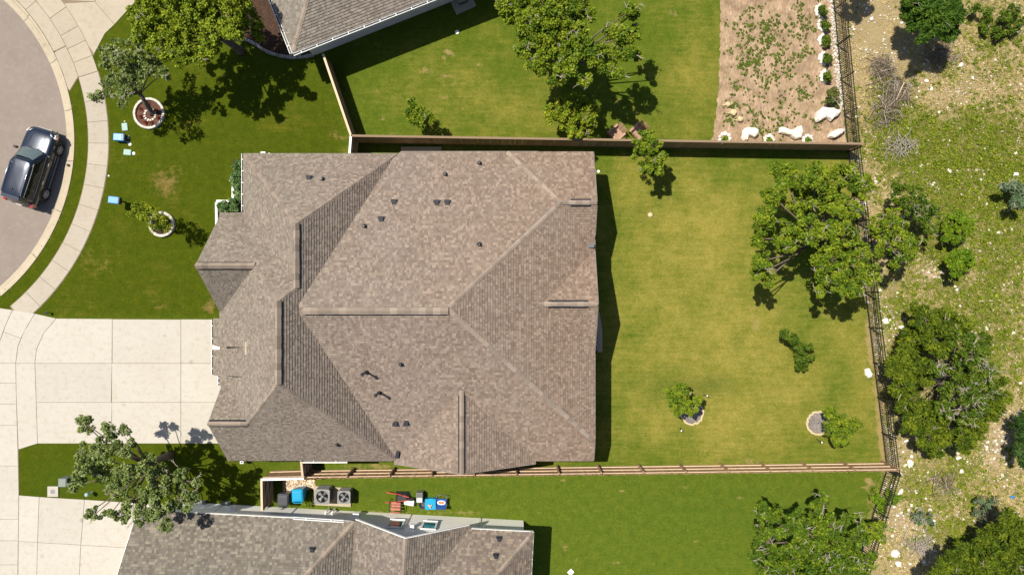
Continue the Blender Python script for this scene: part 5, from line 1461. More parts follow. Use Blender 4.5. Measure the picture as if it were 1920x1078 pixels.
# weeds in the mulch: ground cover
cl = []
wr = np.random.default_rng(5)
for (x, y, sx, sy, n) in ((1440, 110, 50, 40, 120), (1400, 90, 40, 60, 50), (1480, 100, 40, 70, 90), (1440, 225, 60, 20, 80), (1500, 30, 40, 30, 50), (1380, 150, 25, 60, 50), (1500, 170, 30, 40, 40), (1410, 245, 60, 12, 40), (1385, 40, 20, 30, 18)):
    for q_ in range(n * 2):
        if q_ % 7 == 0: ca, cb = wr.normal(x, sx), wr.normal(y, sy)
        a, b = wr.normal(ca, 6), wr.normal(cb, 6)
        if 1356 < a < 1570 and -80 < b < 270 and a < fence_x(b) - 16: cl.append((a, b))
C = np.array([[(a - 960) / S, (539 - b) / S, .05] for a, b in cl])
v, c = leaf_arrays(C, wr.uniform(.02, .11, len(C)) * wr.choice((.5, 1, 1.6), len(C)), 18, .06, [(.03, .07, .006), (.07, .12, .010), (.12, .165, .018), (.20, .21, .05)], 1.0, 1.6, wr, flat=.4)
leaf_object('weeds', v, c, M['leaf'], kind='stuff')

# ------------------------------------------------------------------ rough ground: grass tufts, stones, brush
def field(px, py, spots):
    return gauss(np.asarray(px, float), np.asarray(py, float), spots)
def blades(name, n, seed, region, cols_g, cols_s, hmin, hmax, wid, dens_fn=None):
    r = np.random.default_rng(seed)
    px = r.uniform(region[0], region[2], n); py = r.uniform(region[1], region[3], n)
    fx_ = np.array([fence_x(y) for y in py]); k = px > fx_ + 4; px, py = px[k], py[k]
    g_ = field(px, py, GREEN); d_ = field(px, py, DIRT)
    # patchiness
    w = np.sin(px * .061 + 1.1 * np.sin(py * .043)) * np.sin(py * .052 + 1.3 * np.sin(px * .037)) * .5 + np.sin(px * .19 + py * .13) * np.sin(py * .21 - px * .11) * .35
    p_ = .46 + 1.0 * g_ - .70 * d_ + .35 * w
    k = r.random(len(px)) < p_; px, py, g_, w = px[k], py[k], g_[k], w[k]
    n = len(px); B = 7
    x = (px - 960) / S; y = (539 - py) / S; z = terr_h(x, y)
    cx = np.repeat(x, B) + r.normal(0, .035, n * B); cy = np.repeat(y, B) + r.normal(0, .035, n * B); cz = np.repeat(z, B) - .02
    a = r.uniform(0, 6.283, n * B); L = r.uniform(hmin, hmax, n * B) * np.repeat(r.uniform(.7, 1.3, n), B); tl = r.uniform(.35, 1.0, n * B)
    dx, dy = np.cos(a) * tl * L, np.sin(a) * tl * L
    wx, wy = -np.sin(a) * wid, np.cos(a) * wid
    v = np.stack([np.stack([cx - wx, cy - wy, cz], -1), np.stack([cx + wx, cy + wy, cz], -1), np.stack([cx + dx + wx * .5, cy + dy + wy * .5, cz + L * .7], -1), np.stack([cx + dx * 1.15, cy + dy * 1.15, cz + L * .75], -1)], 1).reshape(-1, 3)
    grn = np.repeat(r.random(n) < (.12 + 1.25 * g_ + .25 * w), B)
    cg = np.asarray(cols_g)[r.integers(0, len(cols_g), n * B)]; cs = np.asarray(cols_s)[r.integers(0, len(cols_s), n * B)]
    c = np.where(grn[:, None], cg, cs) * r.uniform(.75, 1.25, (n * B, 1))
    return leaf_object(name, v, np.repeat(c, 4, 0), M['grass'], kind='stuff')
GC = [(.085, .125, .008), (.13, .17, .012), (.20, .22, .022), (.27, .26, .045)]; SC_ = [(0.558, 0.434, 0.2015), (0.4185, 0.31, 0.1318), (0.6975, 0.5735, 0.31), (0.31, 0.2558, 0.093)]
blades('wild_grass', 52000, 3, (1555, -70, 2010, 1160), GC, SC_, .06, .18, .014)
# low green forbs
r5 = np.random.default_rng(21); C = []
for _ in range(13000):
    a, b = r5.uniform(1580, 1990), r5.uniform(-50, 1130)
    if a < fence_x(b) + 10: continue
    g1 = float(field([a], [b], GREEN)[0]) - .6 * float(field([a], [b], DIRT)[0]) + .25 * math.sin(a * .09 + 2 * math.sin(b * .05)) * math.sin(b * .08)
    if r5.random() < .08 + .75 * g1: C.append(((a - 960) / S, (539 - b) / S, .06))
C = np.array(C); C[:, 2] += terr_h(C[:, 0], C[:, 1])
v, c = leaf_arrays(C, r5.uniform(.05, .20, len(C)) * r5.choice((.7, 1, 1.8), len(C), p=(.5, .35, .15)), 17, .075, [(.05, .095, .005), (.11, .165, .007), (.18, .22, .012), (.28, .28, .035)], .9, 1.8, r5, flat=.45)
leaf_object('wild_herbs', v, c, M['leaf'], kind='stuff')

def stones_stuff(name, pts, m, cols):
    t_ = (1 + 5 ** .5) / 2
    iv = np.array([(-1, t_, 0), (1, t_, 0), (-1, -t_, 0), (1, -t_, 0), (0, -1, t_), (0, 1, t_), (0, -1, -t_), (0, 1, -t_), (t_, 0, -1), (t_, 0, 1), (-t_, 0, -1), (-t_, 0, 1)], float) / 1.9
    ifc = np.array([(0, 11, 5), (0, 5, 1), (0, 1, 7), (0, 7, 10), (0, 10, 11), (1, 5, 9), (5, 11, 4), (11, 10, 2), (10, 7, 6), (7, 1, 8), (3, 9, 4), (3, 4, 2), (3, 2, 6), (3, 6, 8), (3, 8, 9), (4, 9, 5), (2, 4, 11), (6, 2, 10), (8, 6, 7), (9, 8, 1)])
    r = np.random.default_rng(len(pts)); V = []; F = []; C = []
    for i, (x, y, z, s) in enumerate(pts):
        v = iv * r.uniform(.75, 1.15, (12, 1)) * np.array([s * r.uniform(.7, 1.3), s * r.uniform(.7, 1.3), s * r.uniform(.4, .7)])
        a = r.uniform(0, 6.28); R_ = np.array([[math.cos(a), -math.sin(a), 0], [math.sin(a), math.cos(a), 0], [0, 0, 1]])
        V.append(v @ R_.T + np.array([x, y, z])); F.append(ifc + 12 * i); c = np.array(cols[r.integers(len(cols))]) * r.uniform(.85, 1.1); C.append(np.tile(c, (12, 1)))
    return link(name, np_mesh(name, np.concatenate(V), np.concatenate(F), m, attrs={'Col': np.concatenate(C)}), kind='stuff')
ST = [(.62, .57, .48), (.52, .46, .37), (.70, .66, .60), (.42, .35, .26)]
pts = []; r6 = np.random.default_rng(8)
for _ in range(26000):
    a, b = r6.uniform(1560, 1990), r6.uniform(-50, 1130)
    if a < fence_x(b) + 3: continue
    d1 = float(field([a], [b], DIRT)[0]); w = math.sin(a * .07 + 1.7 * math.sin(b * .06)) * math.sin(b * .075 + a * .02)
    if r6.random() < .05 + .65 * d1 + .5 * max(0, w) ** 2.2:
        x, y = (a - 960) / S, (539 - b) / S; pts.append((x, y, float(terr_h(x, y)) + .01, .025 + .045 * r6.random() ** 2 + (.09 * r6.random() if r6.random() < .14 + .25 * d1 else 0)))
for _ in range(900):      # pale gravel strip under the fence of the mulch bed
    b = r6.uniform(-80, 205); a = fence_x(b) - 3 + r6.normal(0, 4)
    pts.append(((a - 960) / S, (539 - b) / S, .02, r6.uniform(.025, .06)))
for _ in range(1100):     # stony foot of the fence further south
    b = r6.uniform(290, 1100); a = fence_x(b) + 6 + abs(r6.normal(0, 12))
    pts.append(((a - 960) / S, (539 - b) / S, .02, r6.uniform(.02, .055)))
stones_stuff('gravel', pts, M['rockcol'], ST)
pts = [((a - 960) / S, (539 - b) / S, .02, r6.uniform(.03, .05)) for a, b in ((r6.uniform(532, 590), r6.uniform(899, 935)) for _ in range(800)) if b < 916 or a < 532 + (936 - b) * 2.2]
stones_stuff('pebbles', pts, M['rockcol'], [(.62, .46, .30), (.70, .58, .42), (.48, .34, .22), (.75, .66, .52)])

# single pale field stones one can point at
FS = 'pale field stones on the rough ground'
for (px, py, r, lab) in ((1660, 602, .22, 'white field stone between the metal fence and the juniper thicket, upper one'), (1690, 613, .17, 'smaller white field stone just left of the juniper thicket'), (1708, 870, .26, 'large pale field stone below the juniper thicket near the fence kink'), (1698, 873, .15, 'grey field stone beside the larger pale one near the fence kink'), (1672, 910, .16, 'pale rubble stone below the fence kink, upper left of the rubble'), (1718, 978, .17, 'bright rubble stone in the middle of the rubble at the bottom'), (1748, 978, .20, 'whitish rubble stone at the right of the rubble'), (1675, 1035, .34, 'broad pale rock slab at the bottom of the rubble'), (1682, 1055, .22, 'pale rock just below the broad slab in the rubble'), (1690, 920, .2, 'pale rock in the stony strip under the fence kink'),
        (1780, 321, .17, 'small white field stone in the grass right of the dark tree tops'), (1905, 287, .13, 'white piece of stone near the right edge of the rough ground'), (1737, 152, .16, 'pale field stone below the brush pile of the top juniper'), (1746, 166, .14, 'second pale stone under the brush pile of the top juniper'), (1788, 590, .13, 'white field stone at the upper edge of the juniper thicket'), (1850, 615, .16, 'white stone right of the juniper thicket'), (1797, 859, .18, 'pale stone pile part at the lower edge of the juniper thicket'), (1893, 960, .10, 'little white stone beside the pale blue litter'), (1650, 1017, .13, 'small white rock at the left of the rubble'), (1700, 826, .15, 'white stone at the metal fence foot left of the thicket bottom'), (1695, 847, .12, 'smaller stone at the metal fence foot below the thicket'), (1802, 882, .15, 'pale stone in the grass below the juniper thicket')):
    p = T(px, py); o = link('field_stone', RND.choice(STONES)); o.location = (p.x, p.y, float(terr_h(p.x, p.y)) + r * .15); o.scale = (r * RND.uniform(.8, 1.2), r * RND.uniform(.8, 1.1), r * .8); o.rotation_euler = (0, 0, RND.uniform(0, 6)); tag(o, lab, 'stone', FS)
for (px, py, s, m_, lab) in ((1895, 930, .14, 'sky_blue', 'pale blue scrap of litter on the grass near the right edge'), (1903, 327, .16, 'white', 'white scrap of litter above the small grey-green juniper')):
    p = T(px, py, .06); g = G(); g.add([(-s, -s * .6, 0), (s, -s * .5, .03), (s * .8, s * .6, .0), (-s * .7, s * .5, .05), (0, 0, .09)], [(0, 1, 4), (1, 2, 4), (2, 3, 4), (3, 0, 4), (0, 3, 2, 1)])
    o = g.build('litter', M[m_]); o.location = (p.x, p.y, .05 + float(terr_h(p.x, p.y))); tag(o, lab, 'litter')

def brush(label, px, py, rx, ry, n, m='dead2', h=.45, L=(.4, 1.1), th=.016):
    p = T(px, py); z0 = float(terr_h(p.x, p.y))
    t = thing('brush_pile', label, 'brush', (p.x, p.y, z0), 0, 'piles of cut branches')
    ga, gb = G(), G()
    for i in range(n):
        g = ga if i % 3 else gb
        x, y = RND.gauss(0, rx / S * .5), RND.gauss(0, ry / S * .5); z = RND.uniform(.03, h) * math.exp(-(x * x + y * y) / (1.2 * (rx / S) ** 2))
        a = RND.uniform(0, 6.28); l = RND.uniform(*L); d = Vector((math.cos(a), math.sin(a), RND.uniform(-.1, .3)))
        p0 = Vector((x, y, z + .02)) - d * l * .4
        p0.z = max(p0.z, .02); p1 = p0 + d * l * .5 + Vector((RND.uniform(-.08, .08), RND.uniform(-.08, .08), RND.uniform(-.03, .05))); p2 = p1 + d * l * .5 + Vector((RND.uniform(-.12, .12), RND.uniform(-.12, .12), RND.uniform(-.04, .06)))
        for q in (p1, p2): q.z = max(q.z, .02)
        w = th * RND.uniform(.6, 1.5); g.tube([p0, p1, p2], [w, w * .75, w * .4], 4)
        if RND.random() < .6:
            q = p1 + Vector((RND.uniform(-.3, .3), RND.uniform(-.3, .3), RND.uniform(0, .1))); g.tube([p1, q], [w * .5, w * .25], 4)
    ga.build('branches', M[m], t, kind='stuff'); gb.build('bleached_branches', M['dead'], t, kind='stuff')
brush('twiggy grey brush pile at the foot of the dark juniper near the top', 1757, 104, 30, 22, 120)
brush('round tangle of brown twigs outside the metal fence, topmost of the row', 1652, 128, 24, 24, 130)
brush('fan of dry stalks and twigs in the middle of the fence-side brush row', 1674, 172, 30, 24, 110, 'dead2', .4, (.4, 1.3), .02)
brush('long loose heap of branches at the lower end of the fence-side brush row', 1660, 215, 28, 40, 120)
brush('sparse grey sticks in the grass below the brush row', 1685, 275, 34, 24, 80, 'dead')
brush('grey dead branches in the rubble at the bottom', 1722, 1020, 34, 22, 90, 'dead')
brush('bare branches lying near the half bare grey shrub at the bottom right', 1845, 965, 22, 30, 60, 'dead2')
brush('dead brush beside the stony strip below the fence kink', 1764, 905, 26, 20, 60, 'dead2')
g = G(); a, b = T(1676, 190, .25), T(1686, 160, .5); g.tube([a, b], [.035, .03], 6); tag(g.build('dry_stalk', M['pale_wood']), 'single straight pale stick poking out of the fan of stalks', 'stick')

# ------------------------------------------------------------------ the parked car
def make_car():
    c = T(75.5, 316); hd = math.atan2(.954, .30)
    t = thing('parked_car', 'dark navy blue off-road wagon with silver wheels parked at the kerb', 'car', (c.x, c.y, -.115), hd)
    st = [(-2.38, .74, .50, .90), (-2.30, .88, .42, 1.02), (-2.05, .945, .34, 1.09), (-1.4, .96, .28, 1.10), (-.4, .965, .26, 1.08), (.5, .965, .26, 1.07), (1.05, .96, .26, 1.05), (1.55, .955, .28, 1.02), (1.98, .93, .33, .975), (2.22, .86, .40, .90), (2.36, .70, .48, .78)]
    g = G(); vs = []; fs = []
    for x, hw, zb, zt in st:
        hb = hw * .93
        half = [(0, zb), (hw * .85, zb), (hw, zb + .14), (hw + .005, (zb + zt) / 2 + .06), (hw - .01, zt - .16), (hb, zt - .03), (hb * .8, zt + .015), (hb * .4, zt + .04)]
        ring = [(y, z) for y, z in half] + [(0, zt + .05)] + [(-y, z) for y, z in half[1:]][::-1]
        vs += [(x, y, z) for y, z in ring]
    q = 16
    for k in range(len(st) - 1):
        fs += [(k * q + i, (k + 1) * q + i, (k + 1) * q + (i + 1) % q, k * q + (i + 1) % q) for i in range(q)]
    fs += [tuple(range(q)), tuple((len(st) - 1) * q + i for i in range(q))[::-1]]
    g.add(vs, fs)
    body = g.build('body', M['paint'], t, smooth=True)
    s = body.modifiers.new('s', 'SUBSURF'); s.levels = s.render_levels = 1
    # cabin
    base = [(1.14, .40), (1.04, .72), (.80, .86), (-.2, .89), (-1.4, .88), (-2.0, .84), (-2.26, .70), (-2.32, .36)]
    top = [(.34, .36), (.28, .56), (.12, .64), (-.4, .68), (-1.3, .67), (-1.86, .64), (-2.04, .54), (-2.08, .28)]
    def ring(o, z): return [(x, y, z) for x, y in o] + [(x, -y, z) for x, y in o][::-1]
    def mixo(a, b, t_): return [(x0 + (x1 - x0) * t_, y0 + (y1 - y0) * t_) for (x0, y0), (x1, y1) in zip(a, b)]
    def sc(o, f): return [(-.85 + (x + .85) * f, y * f) for x, y in o]
    rings = [ring(base, 1.02), ring(mixo(base, top, .5), 1.40), ring(top, 1.70), ring(sc(top, .975), 1.755), ring(sc(top, .86), 1.785), ring(sc(top, .45), 1.80)]
    g = G(); n = len(rings[0]); vs = sum(rings, []); fs = []
    for k in range(len(rings) - 1):
        fs += [(k * n + i, (k + 1) * n + i, (k + 1) * n + (i + 1) % n, k * n + (i + 1) % n) for i in range(n)]
    vs.append((-.85, 0, 1.805)); b = (len(rings) - 1) * n
    fs += [(b + i, len(vs) - 1, b + (i + 1) % n) for i in range(n)]
    g.add(vs, [f[::-1] for f in fs])
    g.build('roof', M['paint'], t, smooth=True)
    def glass(name, i0, i1, s_, m, t0=.10, t1=.90, a=.06, b_=.94, par=t, off=.02):
        """pane over the cabin between outline points i0..i1 on side s_"""
        A0, A1 = base[i0], base[i1]; B0, B1 = top[i0], top[i1]
        pts = []
        for (u, v) in ((a, t0), (b_, t0), (b_, t1), (a, t1)):
            p0 = (A0[0] + (A1[0] - A0[0]) * u, A0[1] + (A1[1] - A0[1]) * u); p1 = (B0[0] + (B1[0] - B0[0]) * u, B0[1] + (B1[1] - B0[1]) * u)
            x, y = p0[0] + (p1[0] - p0[0]) * v, p0[1] + (p1[1] - p0[1]) * v; z = 1.02 + (1.70 - 1.02) * v
            pts.append(Vector((x, y * s_, z)))
        nn = (pts[1] - pts[0]).cross(pts[3] - pts[0]).normalized()
        if nn.z < 0: nn = -nn
        bul = .035 * (1 - 0)
        mid = sum(pts, Vector()) / 4 + nn * .03
        g = G(); pts = [p + nn * off for p in pts]; pin = [p - nn * .05 for p in pts]
        g.add(pts + pin, [(0, 1, 2, 3), (0, 4, 5, 1), (1, 5, 6, 2), (2, 6, 7, 3), (3, 7, 4, 0)])
        return g.build(name, M[m], par)
    # windscreen and rear window across the middle
    for nm, idx, m in (('windscreen', 1, 'screen_glass'), ('rear_window', 6, 'dark_glass')):
        rows = []
        for v in np.linspace(.17, .92, 5):
            row = []
            front = idx == 1
            keys = [1, 0] if front else [6, 7]
            pl_ = []
            for k in keys:
                x = base[k][0] + (top[k][0] - base[k][0]) * v; y = base[k][1] + (top[k][1] - base[k][1]) * v; pl_.append((x, y * (.96 if k in (1, 6) else 1)))
            line = [(pl_[0][0], pl_[0][1]), (pl_[1][0], pl_[1][1]), (pl_[1][0], -pl_[1][1]), (pl_[0][0], -pl_[0][1])]
            z = 1.02 + .68 * v
            dx = .035 if front else -.03
            rows.append([(x + dx, y, z + .025) for x, y in line])
        g = G(); vs = sum(rows, []); fs = []
        for r_ in range(4):
            for k in range(3): fs.append((r_ * 4 + k, r_ * 4 + k + 1, (r_ + 1) * 4 + k + 1, (r_ + 1) * 4 + k))
        if idx == 6: fs = [f[::-1] for f in fs]
        g.add(vs, fs); g.build(nm, M[m], t, smooth=True)
    for s_ in (1, -1):
        glass('side_window', 2, 3, s_, 'dark_glass', .16, .86, .12, .96); glass('side_window', 3, 4, s_, 'dark_glass', .16, .86, .03, .97); glass('side_window', 4, 5, s_, 'dark_glass', .18, .86, .05, .92)
        g = G(); zz = 1.02 + .68 * .12
        def at(k, v, o=.02):
            x = base[k][0] + (top[k][0] - base[k][0]) * v; y = base[k][1] + (top[k][1] - base[k][1]) * v; return (x, (y + o) * s_, 1.02 + .68 * v)
        g.tube([at(2, .10), at(3, .10), at(4, .10), at(5, .12), at(5, .90), at(4, .93), at(3, .93), at(2, .90)], .014, 5); g.build('window_trim', M['chrome'], t)
        g = G(); g.tube([(.05, .60 * s_, 1.77), (-.02, .605 * s_, 1.83), (-1.75, .60 * s_, 1.83), (-1.84, .595 * s_, 1.76)], .022, 6); g.build('roof_rail', M['chrome'], t, smooth=True)
        mr = G(); mr.lathe([(.001, -.13), (.07, -.11), (.085, 0), (.06, .11), (.001, .13)], (.84, 1.06 * s_, 1.13), 10, 'Y'); mr.bar((.84, .9 * s_, 1.09), (.84, 1.0 * s_, 1.12), .05, .04); mr.build('mirror', M['dark_metal'], t, smooth=True)
        hl = G(); hl.add([(2.05, .62 * s_, .985), (2.22, .55 * s_, .90), (2.16, .86 * s_, .84), (1.92, .935 * s_, .90), (2.26, .55 * s_, .74), (2.20, .88 * s_, .70), (1.92, .96 * s_, .76)], [(0, 1, 2, 3), (1, 4, 5, 2), (2, 5, 6, 3)]); hl.build('headlight', M['lamp'], t)
        ab = G(); ab.box((2.0, .955 * s_, .80), (.16, .03, .09)); ab.build('side_lamp', M['amber'], t)
        tl = G(); tl.box((-2.24, .84 * s_, .92), (.22, .16, .26)); tl.build('tail_light', M['tail'], t)
        for x in (.35, -.75): h_ = G(); h_.box((x, .975 * s_, .90), (.2, .03, .035)); h_.build('door_handle', M['chrome'], t)
        for x in (.86, -.20, -1.25): h_ = G(); h_.box((x, .966 * s_, .74), (.012, .008, .60)); h_.build('door_seam', M['dark_metal'], t)
        sk = G(); sk.bar((1.0, .965 * s_, .30), (-1.0, .965 * s_, .30), .10, .07); sk.build('side_step', M['grey_metal'], t)
        cr = G(); cr.bar((1.0, .985 * s_, .50), (-1.0, .985 * s_, .50), .02, .03); cr.build('side_moulding', M['chrome'], t)
        for x in (1.40, -1.38):
            ar = G(); ar.lathe([(.40, -.02), (.47, -.01), (.47, .02), (.40, .035)], (x, .962 * s_, .37), 20, 'Y', True); ar.lathe([(.001, 0), (.40, 0), (.40, .006), (.001, .006)], (x, .962 * s_, .37), 20, 'Y'); ar.build('wheel_arch', M['dark_metal'], t)
            w = bpy.data.objects.new('wheel', None); COL.objects.link(w); w.parent = t; w.location = (x, .90 * s_, .372)
            if s_ < 0: w.rotation_euler = (0, 0, math.pi)
            ty = G(); ty.lathe([(.24, -.12), (.35, -.12), (.372, -.08), (.372, .08), (.35, .12), (.24, .12)], (0, 0, 0), 28, 'Y', True); ty.build('tyre', M['rubber'], w, smooth=False)
            ri = G(); ri.lathe([(.245, .04), (.25, .11), (.225, .115), (.215, .05)], (0, 0, 0), 24, 'Y', True); ri.lathe([(.001, .095), (.055, .095), (.06, .06)], (0, 0, 0), 12, 'Y')
            for k in range(6):
                a = k * math.pi / 3; ri.bar((math.cos(a) * .04, .085, math.sin(a) * .04), (math.cos(a) * .23, .095, math.sin(a) * .23), .03, .06, up=(0, 1, 0))
            ri.build('rim', M['alloy'], w)
            dk = G(); dk.lathe([(.001, .03), (.24, .03)], (0, 0, 0), 20, 'Y'); dk.build('brake_disc', M['dark_metal'], w)
    g = G(); g.box((2.33, 0, .70), (.08, .95, .16)); g.build('grille', M['dark_metal'], t)
    for k in range(4): g = G(); g.box((2.375, 0, .645 + k * .037), (.02, .92, .012)); g.build('grille_bar', M['chrome'], t)
    g = G(); g.box((2.36, 0, .48), (.10, 1.2, .12)); g.build('bumper', M['dark_metal'], t)
    g = G(); g.box((-2.37, 0, .52), (.12, 1.4, .16)); g.build('bumper', M['dark_metal'], t)
    g = G(); g.box((-2.39, 0, .86), (.02, .36, .14)); g.build('number_plate', M['white'], t)
    for s_ in (.38, -.38): g = G(); g.bar((1.16, s_, 1.075), (.98, s_ - .42 * (1 if s_ > 0 else -.7), 1.20), .02, .02); g.build('wiper', M['dark_metal'], t)
    for s_ in (1, -1): g = G(); g.tube([(1.15, .5 * s_, 1.075), (1.7, .42 * s_, 1.05), (2.15, .34 * s_, .96)], .010, 5); g.build('bonnet_crease', M['paint'], t)
    g = G(); g.box((-2.02, 0, 1.775), (.20, 1.08, .035)); g.build('rear_spoiler', M['paint'], t)
    g = G(); g.lathe([(.06, 0), (.05, .04), (.02, .06)], (-1.55, 0, 1.80), 10); g.build('antenna', M['dark_metal'], t)
    return t
make_car().scale = (.965, .95, .98)

# ------------------------------------------------------------------ air conditioners
def ac_unit(label, x, y, w, h, rz, group):
    t = thing('air_conditioner', label, 'air conditioner', T(x, y, .09), rz, group)
    g = G(); c = w * .09; hw = w / 2
    o8 = [(-hw + c, -hw), (hw - c, -hw), (hw, -hw + c), (hw, hw - c), (hw - c, hw), (-hw + c, hw), (-hw, hw - c), (-hw, -hw + c)]
    rad = w * .40; n = 24
    vs = [(x_, y_, 0) for x_, y_ in o8] + [(x_, y_, h) for x_, y_ in o8]; fs = [(i, (i + 1) % 8, 8 + (i + 1) % 8, 8 + i) for i in range(8)]
    g.add(vs, fs)
    vs = [(x_, y_, h) for x_, y_ in o8] + [(rad * math.cos(2 * math.pi * k / 24), rad * math.sin(2 * math.pi * k / 24), h) for k in range(24)] + [(rad * .97 * math.cos(2 * math.pi * k / 24), rad * .97 * math.sin(2 * math.pi * k / 24), h - .22) for k in range(24)]
    fs = []
    o_idx = []
    for k in range(24):
        a = 2 * math.pi * (k + .5) / 24
        best = max(range(8), key=lambda i: o8[i][0] * math.cos(a) + o8[i][1] * math.sin(a)); o_idx.append(best)
    for k in range(24):
        k2 = (k + 1) % 24
        fs.append((8 + k, 8 + k2, o_idx[k])); 
        if o_idx[k] != o_idx[k2]:
            i = o_idx[k]
            while i != o_idx[k2]:
                fs.append((8 + k2, (i + 1) % 8, i)); i = (i + 1) % 8
        fs.append((8 + k2, 8 + k, 32 + k, 32 + k2))
    g.add(vs, [f[::-1] for f in fs])
    g.build('cabinet', M['grey_metal'], t)
    g = G(); g.lathe([(.001, h - .21), (rad, h - .21)], (0, 0, 0), 24); g.build('fan_well', M['grey_metal'], t)
    g = G()
    for k in range(7): 
        for s_ in (-1, 1):
            g.box((0, s_ * (hw + .004), .12 + k * (h - .2) / 7), (w * .78, .012, .03)); g.box((s_ * (hw + .004), 0, .12 + k * (h - .2) / 7), (.012, w * .78, .03))
    g.build('louvres', M['dark_grey'], t, kind='stuff')
    for k in range(4):
        a = k * math.pi / 2 + .5; g = G()
        g.add([(math.cos(a) * .06, math.sin(a) * .06, h - .12), (math.cos(a + .1) * rad * .92, math.sin(a + .1) * rad * .92, h - .14), (math.cos(a + .75) * rad * .92, math.sin(a + .75) * rad * .92, h - .08), (math.cos(a + .9) * .08, math.sin(a + .9) * .08, h - .09)], [(0, 1, 2, 3)]); g.build('fan_blade', M['grey_metal'], t)
    g = G(); g.lathe([(.001, h - .03), (.075, h - .035), (.085, h - .11)], (0, 0, 0), 14); g.build('fan_hub', M['grey_metal'], t)
    g = G()
    for r_ in (.25, .45, .65, .85, 1.0):
        ps = [(rad * r_ * math.cos(2 * math.pi * k / 20), rad * r_ * math.sin(2 * math.pi * k / 20), h + .005 + .02 * (1 - r_)) for k in range(21)]; g.tube(ps, .004, 4, False)
    for k in range(8): a = k * math.pi / 4; g.tube([(math.cos(a) * .06, math.sin(a) * .06, h + .02), (math.cos(a) * rad, math.sin(a) * rad, h + .005)], .004, 4)
    g.build('fan_grille', M['dark_grey'], t)
AG = 'air conditioners between the houses'
ac_unit('larger grey air conditioner with round fan beside the cyan wheeled bin', 612, 922, .86, .82, -.03, AG)
ac_unit('smaller grey air conditioner with round fan at the grass end of the tan pad', 651, 924, .74, .72, -.03, AG)
ac_unit('grey air conditioner half hidden under the house eave, next to the braced gate', 613, 842, .80, .78, 0, AG)
ac_unit('grey air conditioner half hidden under the house eave, the one further from the gate', 655, 841, .74, .74, 0, AG)
pad([(589, 910), (660, 914), (658, 949), (586, 945)], M['curb'], .09, 'concrete_pad', 'tan concrete pad carrying two grey fans beside the blue bin', 'pad')
pad([(595, 827), (678, 827), (678, 862), (595, 862)], M['curb'], .088, 'concrete_pad', 'tan concrete pad under the house eave carrying two grey fans', 'pad')

# ------------------------------------------------------------------ wheeled bins
def bin_(label, x, y, rz, m, h=1.05):
    t = thing('wheeled_bin', label, 'bin', T(x, y), rz, 'wheeled bins beside the gate')
    g = G(); b = [(-.23, -.26), (.23, -.26), (.23, .26), (-.23, .26)]; u = [(-.30, -.34), (.30, -.34), (.30, .34), (-.30, .34)]
    g.add([(x_, y_, .05) for x_, y_ in b] + [(x_, y_, h - .06) for x_, y_ in u], [(3, 2, 1, 0), (4, 5, 6, 7), (0, 1, 5, 4), (1, 2, 6, 5), (2, 3, 7, 6), (3, 0, 4, 7)]); g.build('tub', M[m], t)
    g = G(); l0 = [(-.32, -.30), (-.22, -.37), (.22, -.37), (.32, -.30), (.32, .36), (-.32, .36)]
    vs = [(x_, y_, h - .07) for x_, y_ in l0] + [(x_, y_, h - .02) for x_, y_ in l0] + [(x_ * .78, y_ * .78, h + .045) for x_, y_ in l0] + [(x_ * .5, y_ * .5, h + .05) for x_, y_ in l0]
    fs = [tuple(range(6))[::-1], tuple(range(18, 24))]
    for k in range(3): fs += [(k * 6 + i, k * 6 + (i + 1) % 6, (k + 1) * 6 + (i + 1) % 6, (k + 1) * 6 + i) for i in range(6)]
    g.add(vs, fs); g.build('lid', M[m], t)
    g = G(); g.tube([(-.24, .36, h - .08), (-.24, .43, h - .05), (.24, .43, h - .05), (.24, .36, h - .08)], .018, 6); g.build('handle', M[m], t)
    for s_ in (-1, 1): g = G(); g.lathe([(.001, -.03), (.12, -.03), (.12, .03), (.001, .03)], (s_ * .27, .26, .12), 14, 'X'); g.build('wheel', M['rubber'], t)
bin_('charcoal wheeled bin standing by the braced gate', 541.5, 927, math.pi - .04, 'bin_dark')
bin_('bright cyan wheeled bin standing by the grey fans', 568, 919, math.pi + .04, 'cyan')

# ------------------------------------------------------------------ yard things by the south wall
t = thing('wheelbarrow', 'upturned black wheelbarrow with two red handles on the grass', 'wheelbarrow', T(755, 930), -.06)
g = G(); u = [(-.40, -.30), (.34, -.33), (.46, -.16), (.46, .16), (.34, .33), (-.40, .30)]; d_ = [(-.24, -.19), (.20, -.2), (.26, -.1), (.26, .1), (.20, .2), (-.24, .19)]
g.add([(x, y, .04) for x, y in u] + [(x, y, .34) for x, y in d_], [tuple(range(6, 12))] + [(i, (i + 1) % 6, 6 + (i + 1) % 6, 6 + i) for i in range(6)]); g.build('tray', M['dark_metal'], t)
for s_ in (1, -1):
    g = G(); g.tube([(-.92, s_ * .30, .42), (-.3, s_ * .23, .40), (.42, s_ * .09, .40)], .035, 6); g.build('handle', M['red'], t)
    g = G(); g.tube([(-.3, s_ * .22, .42), (-.16, s_ * .2, .62), (.05, s_ * .17, .42)], .02, 5); g.build('leg', M['dark_metal'], t)
g = G(); g.lathe([(.10, -.05), (.19, -.05), (.20, 0), (.19, .05), (.10, .05)], (.55, 0, .42), 16, 'Y', True); g.build('wheel', M['rubber'], t)
t = thing('camp_stool', 'small faded red slatted chair with black arms against the white wall', 'chair', T(744, 944), -.02)
for k in range(3): g = G(); g.box((0, -.16 + k * .16, .42 + .06 * (k == 0)), (.56, .12, .035)); g.build('slat', M['pinkred'], t)
